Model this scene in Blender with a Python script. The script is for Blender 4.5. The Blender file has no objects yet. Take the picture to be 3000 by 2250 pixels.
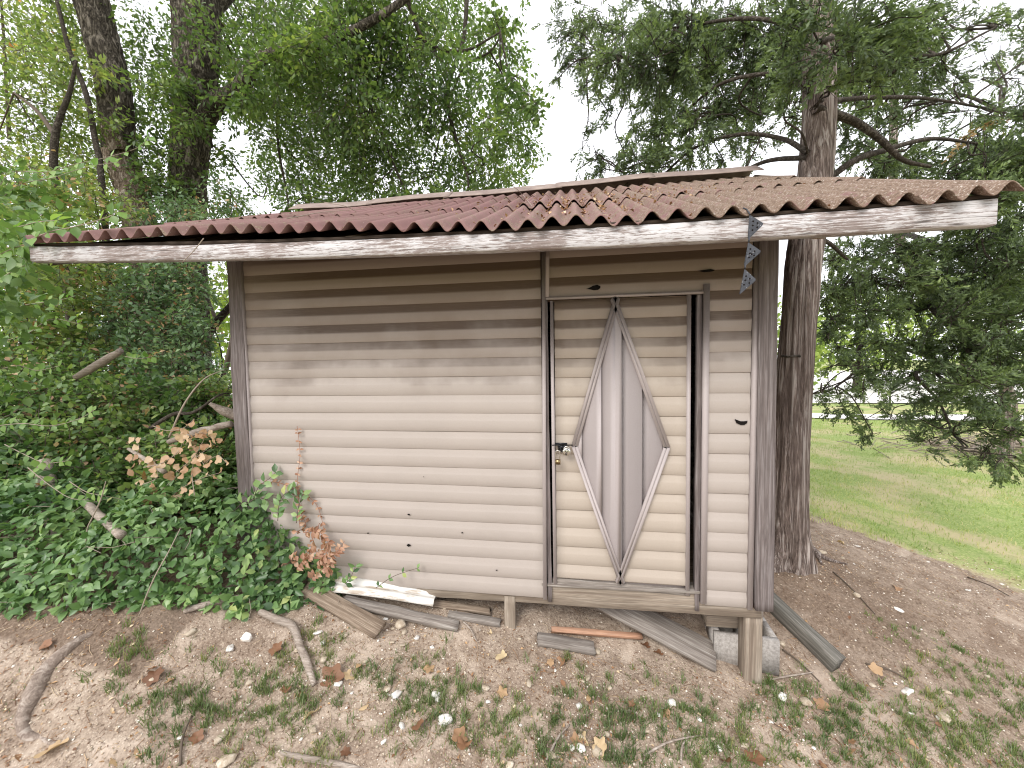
import bpy, math, random
import numpy as np
from mathutils import Matrix, Vector, Quaternion
random.seed(7); RNG = np.random.default_rng(11)
S = bpy.context.scene
C = S.collection
# ------------------------------------------------------------------ camera
F_PX, YAW, PITCH, ROLL, CAM = 1128.0, -0.149241735, -0.0504268, -0.0147056, np.array([0.0, -2.06103854, 1.50195])
def _axes():
    cy, sy, cp, sp, cr, sr = math.cos(YAW), math.sin(YAW), math.cos(PITCH), math.sin(PITCH), math.cos(ROLL), math.sin(ROLL)
    fwd = np.array([sy*cp, cy*cp, sp]); right = np.array([cy, -sy, 0.0]); up = np.cross(right, fwd)
    return cr*right + sr*up, -sr*right + cr*up, fwd
AR, AU, AF = _axes()
cam = bpy.data.cameras.new('camera'); camo = bpy.data.objects.new('camera', cam); C.objects.link(camo)
cam.sensor_width = 36.0; cam.lens = 36.0*F_PX/3000.0; cam.clip_start = 0.02; cam.clip_end = 2000
camo.matrix_world = Matrix(((AR[0], AU[0], -AF[0], CAM[0]), (AR[1], AU[1], -AF[1], CAM[1]), (AR[2], AU[2], -AF[2], CAM[2]), (0, 0, 0, 1)))
S.camera = camo
# ------------------------------------------------------------------ world, sun, exposure
SUN_DIR = Vector((-0.34, -0.80, 0.74)).normalized()          # towards the sun
w = bpy.data.worlds.new('World'); S.world = w; w.use_nodes = True
nt = w.node_tree; bg = nt.nodes['Background']
sky = nt.nodes.new('ShaderNodeTexSky'); sky.sky_type = 'NISHITA'; sky.sun_disc = False
sky.sun_elevation = math.asin(SUN_DIR.z); sky.sun_rotation = math.atan2(SUN_DIR.x, SUN_DIR.y)
mx = nt.nodes.new('ShaderNodeMix'); mx.data_type = 'RGBA'; mx.inputs[0].default_value = 0.9
nt.links.new(sky.outputs[0], mx.inputs[6]); mx.inputs[7].default_value = (11.5, 11.5, 12.0, 1)   # closed white cloud deck
nt.links.new(mx.outputs[2], bg.inputs['Color']); bg.inputs['Strength'].default_value = 0.1
sl = bpy.data.lights.new('sun', 'SUN'); sl.energy = 1.5; sl.angle = math.radians(26); sl.color = (1.0, 0.96, 0.9)
slo = bpy.data.objects.new('sun', sl); C.objects.link(slo); slo.rotation_euler = SUN_DIR.to_track_quat('Z', 'Y').to_euler(); slo.location = SUN_DIR*30
S.view_settings.view_transform = 'Standard'; S.view_settings.look = 'None'; S.view_settings.gamma = 1; S.view_settings.use_curve_mapping = False
S.view_settings.exposure = 0.8
S.render.engine = 'CYCLES'
S.cycles.pixel_filter_type = 'BLACKMAN_HARRIS'; S.cycles.filter_width = 1.1; S.cycles.max_bounces = 8; S.cycles.diffuse_bounces = 4; S.cycles.transmission_bounces = 4; S.cycles.transparent_max_bounces = 8

# ------------------------------------------------------------------ helpers: noise
def _hash(i, j, k, seed):
    h = (i.astype(np.int64)*374761393 + j.astype(np.int64)*668265263 + k.astype(np.int64)*2147483647 + seed*974711) & 0xffffffff
    h = ((h ^ (h >> 13))*1274126177) & 0xffffffff
    h = h ^ (h >> 16)
    return (h & 0xffff)/65535.0
def vnoise(P, seed=0):
    P = np.atleast_2d(np.asarray(P, float)); i = np.floor(P).astype(np.int64); f = P - i; f = f*f*(3 - 2*f); o = 0
    for a in (0, 1):
        for b in (0, 1):
            for c in (0, 1):
                wgt = (f[:, 0] if a else 1 - f[:, 0])*(f[:, 1] if b else 1 - f[:, 1])*(f[:, 2] if c else 1 - f[:, 2])
                o = o + wgt*_hash(i[:, 0]+a, i[:, 1]+b, i[:, 2]+c, seed)
    return o*2 - 1
def fbm(P, seed=0, oct=3):
    P = np.atleast_2d(np.asarray(P, float)); o = 0; a = 1; t = 0
    for k in range(oct):
        o = o + a*vnoise(P*(2**k), seed+k); t += a; a *= .5
    return o/t
# ------------------------------------------------------------------ helpers: photo pixel (at 2212 wide) -> a point on a plane y=const, or on the ground
KPX = 3000/2212
def ray(px, py):
    return AF + (px*KPX - 1500)/F_PX*AR - (py*KPX - 1125)/F_PX*AU
def at(px, py, Y):
    d = ray(px, py); return CAM + d*((Y - CAM[1])/d[1])
# ------------------------------------------------------------------ ground height: thin plate through measured points
GP = np.array([(-4.2,0,.74),(-3,0,.6),(-2,0,.42),(-1.37,0,.2),(-.34,0,.02),(.3,0,-.09),(.93,0,-.17),(2,0,-.33),(3.2,0,-.36),(5,0,-.3),
 (-2.3,-.6,.27),(-3.2,-.6,.36),(-1.4,-.6,.03),(-.24,-.6,-.13),(.9,-.6,-.28),(1.8,-.5,-.4),(-2.3,-1,.05),(-1.3,-1,-.1),(0,-1,-.22),(1.5,-1,-.42),(3,-1,-.5),
 (-3.5,-2.5,-.1),(-1,-2.5,-.4),(1,-2.5,-.55),(3,-2.5,-.65),(1.5,.92,.06),(2.26,2,0),(3,1,-.17),(4,2,-.22),(5.6,8,-.08),(3,4,-.05),(6,4,-.17),(10,8,-.2),
 (-2,1,.42),(-2,3,.4),(-4,2,.7),(-6,5,.5),(0,3,.2),(0,6,0),(-5,10,.2),(-9,3,.5),(9,1,-.3),(0,.7,.12),(-1,.8,.25),(12,14,-.15),(0,14,-.1),(-12,14,0)])
def _U(r2): return np.where(r2 > 1e-9, .5*r2*np.log(np.maximum(r2, 1e-9)), 0)
_n = len(GP); _A = np.zeros((_n+3, _n+3)); _d = ((GP[:, None, :2]-GP[None, :, :2])**2).sum(2)
_A[:_n, :_n] = _U(_d) + np.eye(_n)*.02; _A[:_n, _n] = 1; _A[:_n, _n+1] = GP[:, 0]; _A[:_n, _n+2] = GP[:, 1]; _A[_n:, :_n] = _A[:_n, _n:].T
_sol = np.linalg.solve(_A, np.r_[GP[:, 2], 0, 0, 0])
def ghs(x, y):
    x = np.atleast_1d(np.asarray(x, float)); y = np.atleast_1d(np.asarray(y, float))
    xc = np.clip(x, -13, 13); yc = np.clip(y, -4, 15)
    z = _sol[_n] + _sol[_n+1]*xc + _sol[_n+2]*yc
    for k in range(_n): z = z + _sol[k]*_U((xc-GP[k, 0])**2 + (yc-GP[k, 1])**2)
    r = np.hypot(x, y-2); b = np.clip((r-9)/6, 0, 1); b = b*b*(3-2*b)
    return z*(1-b) + (-.15)*b
def gh(x, y):
    x = np.atleast_1d(np.asarray(x, float)); y = np.atleast_1d(np.asarray(y, float)); z = ghs(x, y)
    q = np.stack([x, y, 0*x], 1)
    return z + .022*fbm(q*3.1, 3, 2) + .009*fbm(q*13, 5, 2)
def g1(x, y): return float(gh(x, y)[0])
def gnd(px, py):
    d = ray(px, py); a, b = .4, 60.0
    ts = np.concatenate([np.linspace(.4, 6, 300), np.linspace(6, 60, 300)]); P = CAM + d*ts[:, None]; below = np.nonzero(P[:, 2] < gh(P[:, 0], P[:, 1]))[0]
    t = ts[below[0]] if len(below) else 40
    p = CAM + d*t; return np.array([p[0], p[1], g1(p[0], p[1])])

# ------------------------------------------------------------------ helpers: objects
W = {}
def link(name, data, parent=None, M=None, mat=None, **props):
    o = bpy.data.objects.new(name, data); C.objects.link(o); M = M or Matrix()
    if parent is not None:
        o.parent = parent; o.matrix_parent_inverse = W[parent.name].inverted()
    o.matrix_basis = M; W[o.name] = M
    if mat is not None and data is not None and not data.materials: data.materials.append(mat)
    for k, v in props.items(): o[k] = v
    return o
def thing(name, label, cat, loc=(0, 0, 0), group=None):
    o = link(name, None, M=Matrix.Translation(Vector(loc))); o.empty_display_size = .1; o['label'] = label; o['category'] = cat
    if group: o['group'] = group
    return o
def me_np(name, V, F, smooth=False, attr=None):
    me = bpy.data.meshes.new(name); V = np.asarray(V, np.float32)
    groups = F if isinstance(F, list) else [F]
    groups = [np.asarray(g, np.int32) for g in groups if len(g)]
    me.vertices.add(len(V)); me.vertices.foreach_set('co', V.ravel())
    lv = np.concatenate([g.ravel() for g in groups]); cnt = np.concatenate([np.full(len(g), g.shape[1], np.int32) for g in groups])
    st = np.concatenate([[0], np.cumsum(cnt)[:-1]]).astype(np.int32)
    me.loops.add(len(lv)); me.loops.foreach_set('vertex_index', lv)
    me.polygons.add(len(cnt)); me.polygons.foreach_set('loop_start', st); me.polygons.foreach_set('loop_total', cnt)
    if smooth: me.polygons.foreach_set('use_smooth', np.ones(len(cnt), bool))
    me.update(calc_edges=True)
    if attr:
        for k, v in attr.items():
            a = me.attributes.new(k, 'FLOAT', 'POINT'); a.data.foreach_set('value', np.asarray(v, np.float32))
    return me
def join(parts):
    """parts: list of (V, quadsF or list) -> V, [quads, tris]"""
    Vs = []; Q = []; T = []; n = 0
    for V, F in parts:
        for g in (F if isinstance(F, list) else [F]):
            g = np.asarray(g)
            if len(g): (Q if g.shape[1] == 4 else T).append(g + n)
        Vs.append(np.asarray(V, float)); n += len(V)
    out = []
    if Q: out.append(np.concatenate(Q))
    if T: out.append(np.concatenate(T))
    return np.concatenate(Vs), out
def catmull(P, n):
    P = np.asarray(P, float); m = len(P); E = np.vstack([2*P[0]-P[1], P, 2*P[-1]-P[-2]])
    t = np.linspace(0, m-1, n); i = np.minimum(t.astype(int), m-2); u = (t-i)[:, None]
    a, b, c, d = E[i], E[i+1], E[i+2], E[i+3]
    return .5*((2*b) + (-a+c)*u + (2*a-5*b+4*c-d)*u*u + (-a+3*b-3*c+d)*u**3)
def tube(P, R, sides=6, cap=True):
    P = np.asarray(P, float); n = len(P); R = np.broadcast_to(np.asarray(R, float), (n,))
    T = np.gradient(P, axis=0); T /= np.linalg.norm(T, axis=1)[:, None] + 1e-12
    ref = np.array([0, 0, 1.0]) if abs(T[0, 2]) < .9 else np.array([1.0, 0, 0])
    N = np.cross(T, ref); N /= np.linalg.norm(N, axis=1)[:, None] + 1e-12
    for i in range(1, n):
        v = N[i-1] - T[i]*np.dot(N[i-1], T[i]); l = np.linalg.norm(v)
        if l > 1e-6: N[i] = v/l
    B = np.cross(T, N); a = np.linspace(0, 2*np.pi, sides, endpoint=False)
    V = P[:, None] + R[:, None, None]*(np.cos(a)[None, :, None]*N[:, None] + np.sin(a)[None, :, None]*B[:, None])
    idx = np.arange(n*sides).reshape(n, sides); r = np.roll(idx, -1, 1)
    Q = np.stack([idx[:-1], r[:-1], r[1:], idx[1:]], -1).reshape(-1, 4)
    V = V.reshape(-1, 3)
    if cap:
        V = np.vstack([V, P[0], P[-1]]); c0, c1 = n*sides, n*sides+1
        T0 = np.stack([np.full(sides, c0), r[0], idx[0]], 1); T1 = np.stack([np.full(sides, c1), idx[-1], r[-1]], 1)
        return V, [Q, np.vstack([T0, T1])]
    return V, Q
def tubes3(starts, ends, r0, r1, bend=.0):
    """many thin 3-sided two-segment twigs at once"""
    s = np.asarray(starts); e = np.asarray(ends); n = len(s); d = e-s; L = np.linalg.norm(d, axis=1)[:, None]+1e-9
    ref = np.where(np.abs(d[:, 2:3]/L) < .9, np.array([[0, 0, 1.0]]), np.array([[1.0, 0, 0]]))
    N = np.cross(d, ref); N /= np.linalg.norm(N, axis=1)[:, None]+1e-9; B = np.cross(d/L, N)
    m = (s+e)/2 + L*bend*(N*RNG.normal(size=(n, 1)) + B*RNG.normal(size=(n, 1)))
    V = []
    for p, r in ((s, r0), (m, (r0+r1)/2), (e, r1)):
        for k in range(3):
            a = k*2.0944; V.append(p + r*(math.cos(a)*N + math.sin(a)*B))
    V = np.stack(V, 1).reshape(-1, 3)
    f = np.array([[0, 1, 4, 3], [1, 2, 5, 4], [2, 0, 3, 5], [3, 4, 7, 6], [4, 5, 8, 7], [5, 3, 6, 8]])
    return V, (f[None] + 9*np.arange(n)[:, None, None]).reshape(-1, 4)
def cloud(tv, tf, pos, axis, nrm, size):
    """copies of a template (y = along axis, z = normal) placed at pos"""
    tv = np.asarray(tv, float); n = len(pos); axis = axis/(np.linalg.norm(axis, axis=1)[:, None]+1e-9)
    z = nrm - axis*(nrm*axis).sum(1)[:, None]; z /= np.linalg.norm(z, axis=1)[:, None]+1e-9; x = np.cross(axis, z)
    size = np.broadcast_to(np.asarray(size, float), (n,))[:, None, None]
    V = pos[:, None] + size*(tv[None, :, 0:1]*x[:, None] + tv[None, :, 1:2]*axis[:, None] + tv[None, :, 2:3]*z[:, None])
    fs = []
    for g in (tf if isinstance(tf, list) else [tf]):
        g = np.asarray(g); fs.append((g[None] + len(tv)*np.arange(n)[:, None, None]).reshape(-1, g.shape[1]))
    return V.reshape(-1, 3), fs
def rvec(n): 
    v = RNG.normal(size=(n, 3)); return v/(np.linalg.norm(v, axis=1)[:, None]+1e-9)
def mframe(p, x, y):
    x = Vector(x).normalized(); z = x.cross(Vector(y)).normalized(); y = z.cross(x)
    return Matrix(((x.x, y.x, z.x, p[0]), (x.y, y.y, z.y, p[1]), (x.z, y.z, z.z, p[2]), (0, 0, 0, 1)))
BX_F = np.array([[0, 3, 2, 1], [4, 5, 6, 7], [0, 1, 5, 4], [1, 2, 6, 5], [2, 3, 7, 6], [3, 0, 4, 7]])
def boxm(x0, x1, y0, y1, z0, z1):
    return np.array([(x0, y0, z0), (x1, y0, z0), (x1, y1, z0), (x0, y1, z0), (x0, y0, z1), (x1, y0, z1), (x1, y1, z1), (x0, y1, z1)], float), BX_F
def plank_mesh(L, wd, th, seed=0, rough=.0025, chip=0, nx=None):
    """a weathered board along local X with worn edges and an uneven outline"""
    nx = nx or max(6, int(L/.04)); b = min(wd, th)*.05
    prof = np.array([(-wd/2+b, -th/2), (wd/2-b, -th/2), (wd/2, -th/2+b), (wd/2, th/2-b), (wd/2-b, th/2), (-wd/2+b, th/2), (-wd/2, th/2-b), (-wd/2, -th/2+b)])
    xs = np.linspace(0, L, nx); m = len(prof); V = np.zeros((nx, m, 3)); V[:, :, 0] = xs[:, None]; V[:, :, 1:] = prof[None]
    q = V.reshape(-1, 3)*np.array([9, 60, 60])
    V += (rough*np.stack([0*q[:, 0], vnoise(q, seed), vnoise(q, seed+9)], 1)).reshape(nx, m, 3)
    V[:, :, 2] += (.006*vnoise(np.stack([xs*1.7, 0*xs, 0*xs], 1), seed+4))[:, None]*min(1, L)
    if chip:
        V[0, :, 0] += chip*RNG.random(m); V[-1, :, 0] -= chip*RNG.random(m)
    idx = np.arange(nx*m).reshape(nx, m); r = np.roll(idx, -1, 1)
    Q = np.stack([idx[:-1], r[:-1], r[1:], idx[1:]], -1).reshape(-1, 4)
    c = np.array([[0, 7, 6, 1], [1, 6, 5, 2], [2, 5, 4, 3]]); e = (nx-1)*m
    return V.reshape(-1, 3), np.vstack([Q, c[:, ::1], (c+e)[:, ::-1]])
def plank(name, p0, p1, wd, th, up, mat, parent=None, seed=0, rough=.0025, chip=0, **props):
    p0 = Vector(p0); p1 = Vector(p1); d = p1-p0; z = Vector(up); y = z.cross(d)
    V, F = plank_mesh(d.length, wd, th, seed, rough, chip)
    return link(name, me_np(name, V, F), parent, mframe(p0, d, y), mat, **props)

# ------------------------------------------------------------------ helpers: materials
class N:
    def __init__(s, name, rough=.8, spec=.2):
        s.m = bpy.data.materials.new(name); s.m.use_nodes = True; s.t = s.m.node_tree; s.b = s.t.nodes['Principled BSDF']
        s.b.inputs['Roughness'].default_value = rough; s.b.inputs['Specular IOR Level'].default_value = spec
        s.out = s.t.nodes['Material Output']
    def n(s, ty, **kw):
        x = s.t.nodes.new('ShaderNode'+ty)
        for k, v in kw.items(): setattr(x, k, v)
        return x
    def l(s, a, b): s.t.links.new(a, b)
    def co(s, scale=(1, 1, 1), kind='Object'):
        tc = s.n('TexCoord'); mp = s.n('Mapping'); mp.inputs['Scale'].default_value = scale; s.l(tc.outputs[kind], mp.inputs[0]); return mp.outputs[0]
    def noise(s, co, scale=5, det=4, rough=.55, dist=0, fac=True):
        x = s.n('TexNoise'); x.inputs['Scale'].default_value = scale; x.inputs['Detail'].default_value = det; x.inputs['Roughness'].default_value = rough; x.inputs['Distortion'].default_value = dist
        s.l(co, x.inputs['Vector']); return x.outputs[0] if fac else x.outputs[1]
    def vor(s, co, scale=20, feat='F1', out=0):
        x = s.n('TexVoronoi', feature=feat); x.inputs['Scale'].default_value = scale; s.l(co, x.inputs['Vector']); return x.outputs[out]
    def ramp(s, v, stops, interp='LINEAR'):
        r = s.n('ValToRGB'); e = r.color_ramp.elements; r.color_ramp.interpolation = interp
        while len(e) < len(stops): e.new(.5)
        for el, (p, c) in zip(e, stops):
            el.position = p; c = (c, c, c) if np.isscalar(c) else c; el.color = (*c[:3], 1)
        s.l(v, r.inputs[0]); return r.outputs[0]
    def mix(s, f, a, b, mode='MIX'):
        x = s.n('Mix', data_type='RGBA', blend_type=mode)
        for sock, v in ((x.inputs[0], f), (x.inputs[6], a), (x.inputs[7], b)):
            if hasattr(v, 'links') or isinstance(v, bpy.types.NodeSocket): s.l(v, sock)
            else: sock.default_value = v if np.isscalar(v) else (*v[:3], 1)
        return x.outputs[2]
    def math(s, op, a, b=0.0):
        x = s.n('Math', operation=op)
        for sock, v in ((x.inputs[0], a), (x.inputs[1], b)):
            if isinstance(v, bpy.types.NodeSocket): s.l(v, sock)
            else: sock.default_value = v
        return x.outputs[0]
    def sep(s, co):
        x = s.n('SeparateXYZ'); s.l(co, x.inputs[0]); return x.outputs
    def attr(s, name): x = s.n('Attribute', attribute_name=name); return x.outputs['Fac']
    def rnd(s):
        g = s.n('NewGeometry'); return g.outputs['Random Per Island']
    def objrnd(s): return s.n('ObjectInfo').outputs['Random']
    def color(s, c):
        if isinstance(c, bpy.types.NodeSocket): s.l(c, s.b.inputs['Base Color'])
        else: s.b.inputs['Base Color'].default_value = (*c[:3], 1)
        return s
    def bump(s, h, dist=.002, st=1.0):
        b = s.n('Bump'); b.inputs['Distance'].default_value = dist; b.inputs['Strength'].default_value = st; s.l(h, b.inputs['Height']); s.l(b.outputs[0], s.b.inputs['Normal']); return s
    def translucent(s, col, amt=.4):
        t = s.n('BsdfTranslucent'); m = s.n('MixShader'); m.inputs[0].default_value = amt
        if isinstance(col, bpy.types.NodeSocket): s.l(col, t.inputs[0])
        else: t.inputs[0].default_value = (*col[:3], 1)
        s.l(s.b.outputs[0], m.inputs[1]); s.l(t.outputs[0], m.inputs[2]); s.l(m.outputs[0], s.out.inputs[0]); return s

def wood(name, dark, mid, light, grain=1.0, speck=.0, rough=.85, bump=.0018, contrast=(.3, .7)):
    k = N(name, rough, .15); off = k.objrnd()
    tc = k.n('TexCoord'); ad = k.n('VectorMath', operation='ADD'); cmb = k.n('CombineXYZ'); 
    k.l(k.math('MULTIPLY', off, 37.0), cmb.inputs[1]); k.l(tc.outputs['Object'], ad.inputs[0]); k.l(cmb.outputs[0], ad.inputs[1])
    mp = k.n('Mapping'); mp.inputs['Scale'].default_value = (1.6*grain, 34*grain, 34*grain); k.l(ad.outputs[0], mp.inputs[0])
    g = k.noise(mp.outputs[0], 2.2, 6, .62, .6)
    mp2 = k.n('Mapping'); mp2.inputs['Scale'].default_value = (5, 190, 190); k.l(ad.outputs[0], mp2.inputs[0]); f = k.noise(mp2.outputs[0], 1.5, 3, .6)
    big = k.noise(ad.outputs[0], 3.0, 4, .6)
    c = k.ramp(g, [(contrast[0], dark), (.5, mid), (contrast[1], light)])
    c = k.mix(k.ramp(f, [(.4, 0), (.62, .55)]), c, tuple(v*.45 for v in mid))
    c = k.mix(k.ramp(big, [(.45, 0), (.75, .5)]), c, tuple(v*.62 for v in mid))
    if speck: c = k.mix(k.ramp(k.noise(tc.outputs['Object'], 40, 3), [(.6, 0), (.68, speck)]), c, light)
    k.color(c); k.bump(k.mix(.5, g, f), bump); return k.m
M = {}
M['post'] = wood('weathered_post_wood', (.095, .077, .072), (.19, .16, .152), (.31, .28, .275))
M['grey'] = wood('grey_weathered_wood', (.13, .105, .09), (.27, .235, .205), (.42, .385, .345))
M['brown'] = wood('brown_weathered_wood', (.11, .078, .056), (.25, .19, .14), (.40, .325, .25))
M['treated'] = wood('old_treated_lumber', (.15, .11, .085), (.31, .255, .2), (.44, .38, .315), grain=.6)
M['red'] = wood('reddish_board_wood', (.28, .14, .085), (.47, .27, .175), (.6, .40, .29))
M['dark'] = wood('shade_dark_wood', (.022, .016, .012), (.06, .044, .034), (.12, .09, .07))  # eave shade painted into the wood of the nailer and the deck
M['timber'] = wood('landscape_timber_wood', (.07, .065, .055), (.16, .15, .13), (.30, .28, .25))
def m_fascia():
    k = N('peeling_white_fascia_paint', .75, .25); co = k.co((8, 75, 75)); g = k.noise(co, 3.0, 8, .72, .6)
    g2 = k.noise(k.co((4, 170, 170)), 1.3, 4, .6); blot = k.noise(k.co(), 2.6, 4, .6)
    wd = k.ramp(g2, [(.3, (.15, .115, .1)), (.55, (.30, .25, .235)), (.75, (.42, .37, .36))])
    v = k.math('ADD', g, k.math('MULTIPLY', k.math('SUBTRACT', blot, .5), .8)); v = k.math('ADD', v, k.math('MULTIPLY', k.math('SUBTRACT', g2, .5), .35))
    p = k.ramp(v, [(.43, 0), (.54, 1)])
    zz = k.sep(k.co())[2]; 
    c = k.mix(p, wd, (.56, .545, .55)); c = k.mix(k.ramp(k.noise(k.co((2, 20, 20)), 2, 5), [(.6, 0), (.8, .55)]), c, (.24, .18, .15))
    crack = k.ramp(k.noise(k.co((.7, 45, 45)), 1.1, 2, .4, .2), [(.5, 0), (.505, 1), (.512, 1), (.52, 0)])
    c = k.mix(k.math('MULTIPLY', crack, .75), c, (.05, .04, .035))
    k.color(c); k.bump(k.mix(.5, v, g2), .0022); return k.m
M['fascia'] = m_fascia()
def m_vinyl(name, base, dirt=1.0):
    """vinyl with grime that has settled on the upward facing laps of the highest boards, and eave shade painted over the upper wall"""
    k = N(name, .5, .3); wco = k.n('NewGeometry'); pos = wco.outputs['Position']; nz = k.sep(wco.outputs['Normal'])[2]; px, py, pz = k.sep(pos)
    n1 = k.noise(pos, 2.2, 4, .6); n2 = k.noise(k.co((3, 3, 60), 'Object'), 4, 4, .6); n3 = k.noise(pos, 160, 2, .6)
    c = k.mix(k.ramp(n1, [(.35, 0), (.7, 1)]), base, tuple(v*.93 for v in base))
    c = k.mix(k.math('MULTIPLY', k.ramp(n3, [(.45, 0), (.8, 1)]), .12), c, (.25, .2, .15))
    if dirt:  # scales the lap grime and the painted eave shade alike
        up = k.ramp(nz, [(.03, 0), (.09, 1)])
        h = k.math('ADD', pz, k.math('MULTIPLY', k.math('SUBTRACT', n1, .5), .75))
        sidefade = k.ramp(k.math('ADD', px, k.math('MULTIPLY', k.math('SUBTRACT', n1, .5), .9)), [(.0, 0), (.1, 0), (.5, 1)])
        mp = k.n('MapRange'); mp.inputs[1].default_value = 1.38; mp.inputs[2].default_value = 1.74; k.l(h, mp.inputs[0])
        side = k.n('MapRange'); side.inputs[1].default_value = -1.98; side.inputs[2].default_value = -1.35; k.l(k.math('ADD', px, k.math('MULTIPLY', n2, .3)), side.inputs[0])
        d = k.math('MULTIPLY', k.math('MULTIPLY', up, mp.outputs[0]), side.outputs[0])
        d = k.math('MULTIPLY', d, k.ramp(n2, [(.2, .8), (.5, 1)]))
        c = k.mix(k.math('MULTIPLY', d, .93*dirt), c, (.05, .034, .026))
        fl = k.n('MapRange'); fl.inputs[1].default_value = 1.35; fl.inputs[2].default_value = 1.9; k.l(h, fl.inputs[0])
        c = k.mix(k.math('MULTIPLY', fl.outputs[0], .55*dirt), c, (.16, .105, .066))  # eave shade painted in: every face turns browner toward the wall top
    k.color(c); k.bump(n3, .0004); return k.m
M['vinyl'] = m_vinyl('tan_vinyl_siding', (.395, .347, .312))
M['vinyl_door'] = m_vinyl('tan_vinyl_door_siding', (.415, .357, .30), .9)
M['vinyl_mauve'] = m_vinyl('mauve_grey_vinyl', (.41, .365, .36), .0)
M['trim'] = m_vinyl('mauve_vinyl_trim', (.42, .37, .36), .5)
def m_roof():
    k = N('maroon_corrugated_bitumen', .9, .1); g = k.n('NewGeometry'); pos = g.outputs['Position']; px, py, pz = k.sep(pos)
    n1 = k.noise(pos, 3, 5, .6); n2 = k.noise(pos, 26, 5, .7); n3 = k.noise(pos, 120, 3, .7); r = k.objrnd()
    base = k.mix(r, (.20, .112, .106), (.25, .152, .142))
    base = k.mix(k.ramp(n1, [(.4, 0), (.7, .6)]), base, (.17, .115, .095))
    mr = k.n('MapRange'); mr.inputs[1].default_value = -.7; mr.inputs[2].default_value = 1.3; k.l(px, mr.inputs[0])
    lich = k.ramp(k.math('ADD', n2, k.math('SUBTRACT', k.math('MULTIPLY', mr.outputs[0], .27), k.math('MULTIPLY', k.math('SUBTRACT', .5, n1), .35))), [(.56, 0), (.66, 1)])
    lc = k.ramp(n3, [(.35, (.10, .08, .06)), (.5, (.2, .145, .1)), (.68, (.33, .29, .24))])
    c = k.mix(k.math('MULTIPLY', lich, .8), base, lc)
    c = k.mix(k.ramp(k.math('ADD', n3, k.math('MULTIPLY', mr.outputs[0], .06)), [(.67, 0), (.73, .8)]), c, (.55, .5, .45))
    k.color(c); k.bump(k.mix(.5, n2, n3), .0016); return k.m
M['roof'] = m_roof()
def m_dirt():
    k = N('dry_dirt_and_turf', .95, .1); g = k.n('NewGeometry'); pos = g.outputs['Position']
    n1 = k.noise(pos, 1.3, 5, .6); n2 = k.noise(pos, 11, 5, .65); n3 = k.noise(pos, 70, 4, .7); v = k.vor(pos, 95); v2 = k.vor(pos, 38)
    c = k.ramp(n2, [(.3, (.2, .15, .112)), (.5, (.33, .26, .2)), (.7, (.46, .38, .305))])
    c = k.mix(k.ramp(n1, [(.4, 0), (.62, .5)]), c, (.2, .143, .105))
    c = k.mix(k.ramp(n3, [(.56, 0), (.7, .75)]), c, (.52, .43, .34))
    c = k.mix(k.ramp(n3, [(.34, .85), (.46, 0)]), c, (.10, .066, .046))
    c = k.mix(k.math('MULTIPLY', k.ramp(v, [(.08, .95), (.3, 0)]), k.ramp(n2, [(.35, .25), (.6, 1)])), c, (.62, .53, .43))
    c = k.mix(k.math('MULTIPLY', k.ramp(v2, [(.04, 1), (.16, 0)]), k.ramp(n2, [(.5, 0), (.6, .8)])), c, (.5, .42, .33))
    fan = k.noise(pos, 4.2, 4, .6, 1.2); c = k.mix(k.ramp(fan, [(.52, 0), (.66, .6)]), c, (.50, .41, .33)); c = k.mix(k.ramp(fan, [(.3, .55), (.44, 0)]), c, (.16, .112, .08)); gr = k.attr('grass'); gn = k.noise(pos, 7, 5, .7); gn2 = k.noise(pos, 55, 4, .75)
    gc = k.ramp(gn2, [(.3, (.13, .19, .055)), (.5, (.24, .31, .1)), (.7, (.42, .42, .19))])
    gc = k.mix(k.ramp(n1, [(.45, 0), (.62, .8)]), gc, (.46, .38, .24))
    gf = k.ramp(k.math('ADD', gr, k.math('MULTIPLY', k.math('SUBTRACT', gn, .5), 1.5)), [(.4, 0), (.62, 1)])
    c = k.mix(gf, c, gc); du = k.attr('duff'); c = k.mix(k.math('MULTIPLY', du, .75), c, k.ramp(n3, [(.3, (.07, .045, .03)), (.55, (.15, .105, .075)), (.75, (.3, .22, .16))]))
    k.color(c); k.bump(k.mix(.5, n2, k.mix(.5, n3, v)), .012, .9); return k.m
M['dirt'] = m_dirt()
def m_bark(name, dark, mid, light, zs=.25, sc=26):
    k = N(name, .95, .1); co = k.co((1, 1, zs)); v = k.vor(co, sc, 'DISTANCE_TO_EDGE'); n = k.noise(co, sc*1.3, 5, .7); big = k.noise(k.co(), 2.2, 4, .6)
    h = k.mix(.5, k.ramp(v, [(0, 0), (.22, 1)]), n); c = k.ramp(h, [(.2, dark), (.5, mid), (.8, light)])
    c = k.mix(k.ramp(big, [(.4, 0), (.7, .6)]), c, tuple((a+b)/2 for a, b in zip(mid, dark)))
    k.color(c); k.bump(h, .012); return k.m
def m_bark2(name, dark, mid, light, zs=.2, sc=30, bump=.012):
    k = N(name, .95, .1); n = k.noise(k.co((1, 1, zs)), sc, 6, .65, .7); n2 = k.noise(k.co((1, 1, zs*2)), sc*2.6, 4, .7); big = k.noise(k.co(), 2.2, 4, .6)
    rid = k.math('SUBTRACT', 1.0, k.math('MULTIPLY', k.math('ABSOLUTE', k.math('SUBTRACT', n, .5)), 5.5)); h = k.math('ADD', k.math('MULTIPLY', rid, -.6), k.math('ADD', k.math('MULTIPLY', n2, .7), .55))
    c = k.ramp(h, [(.22, dark), (.48, mid), (.74, light)]); c = k.mix(k.ramp(big, [(.45, 0), (.75, .35)]), c, tuple((a+b)/2 for a, b in zip(mid, dark))); k.color(c); k.bump(h, bump); return k.m
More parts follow.
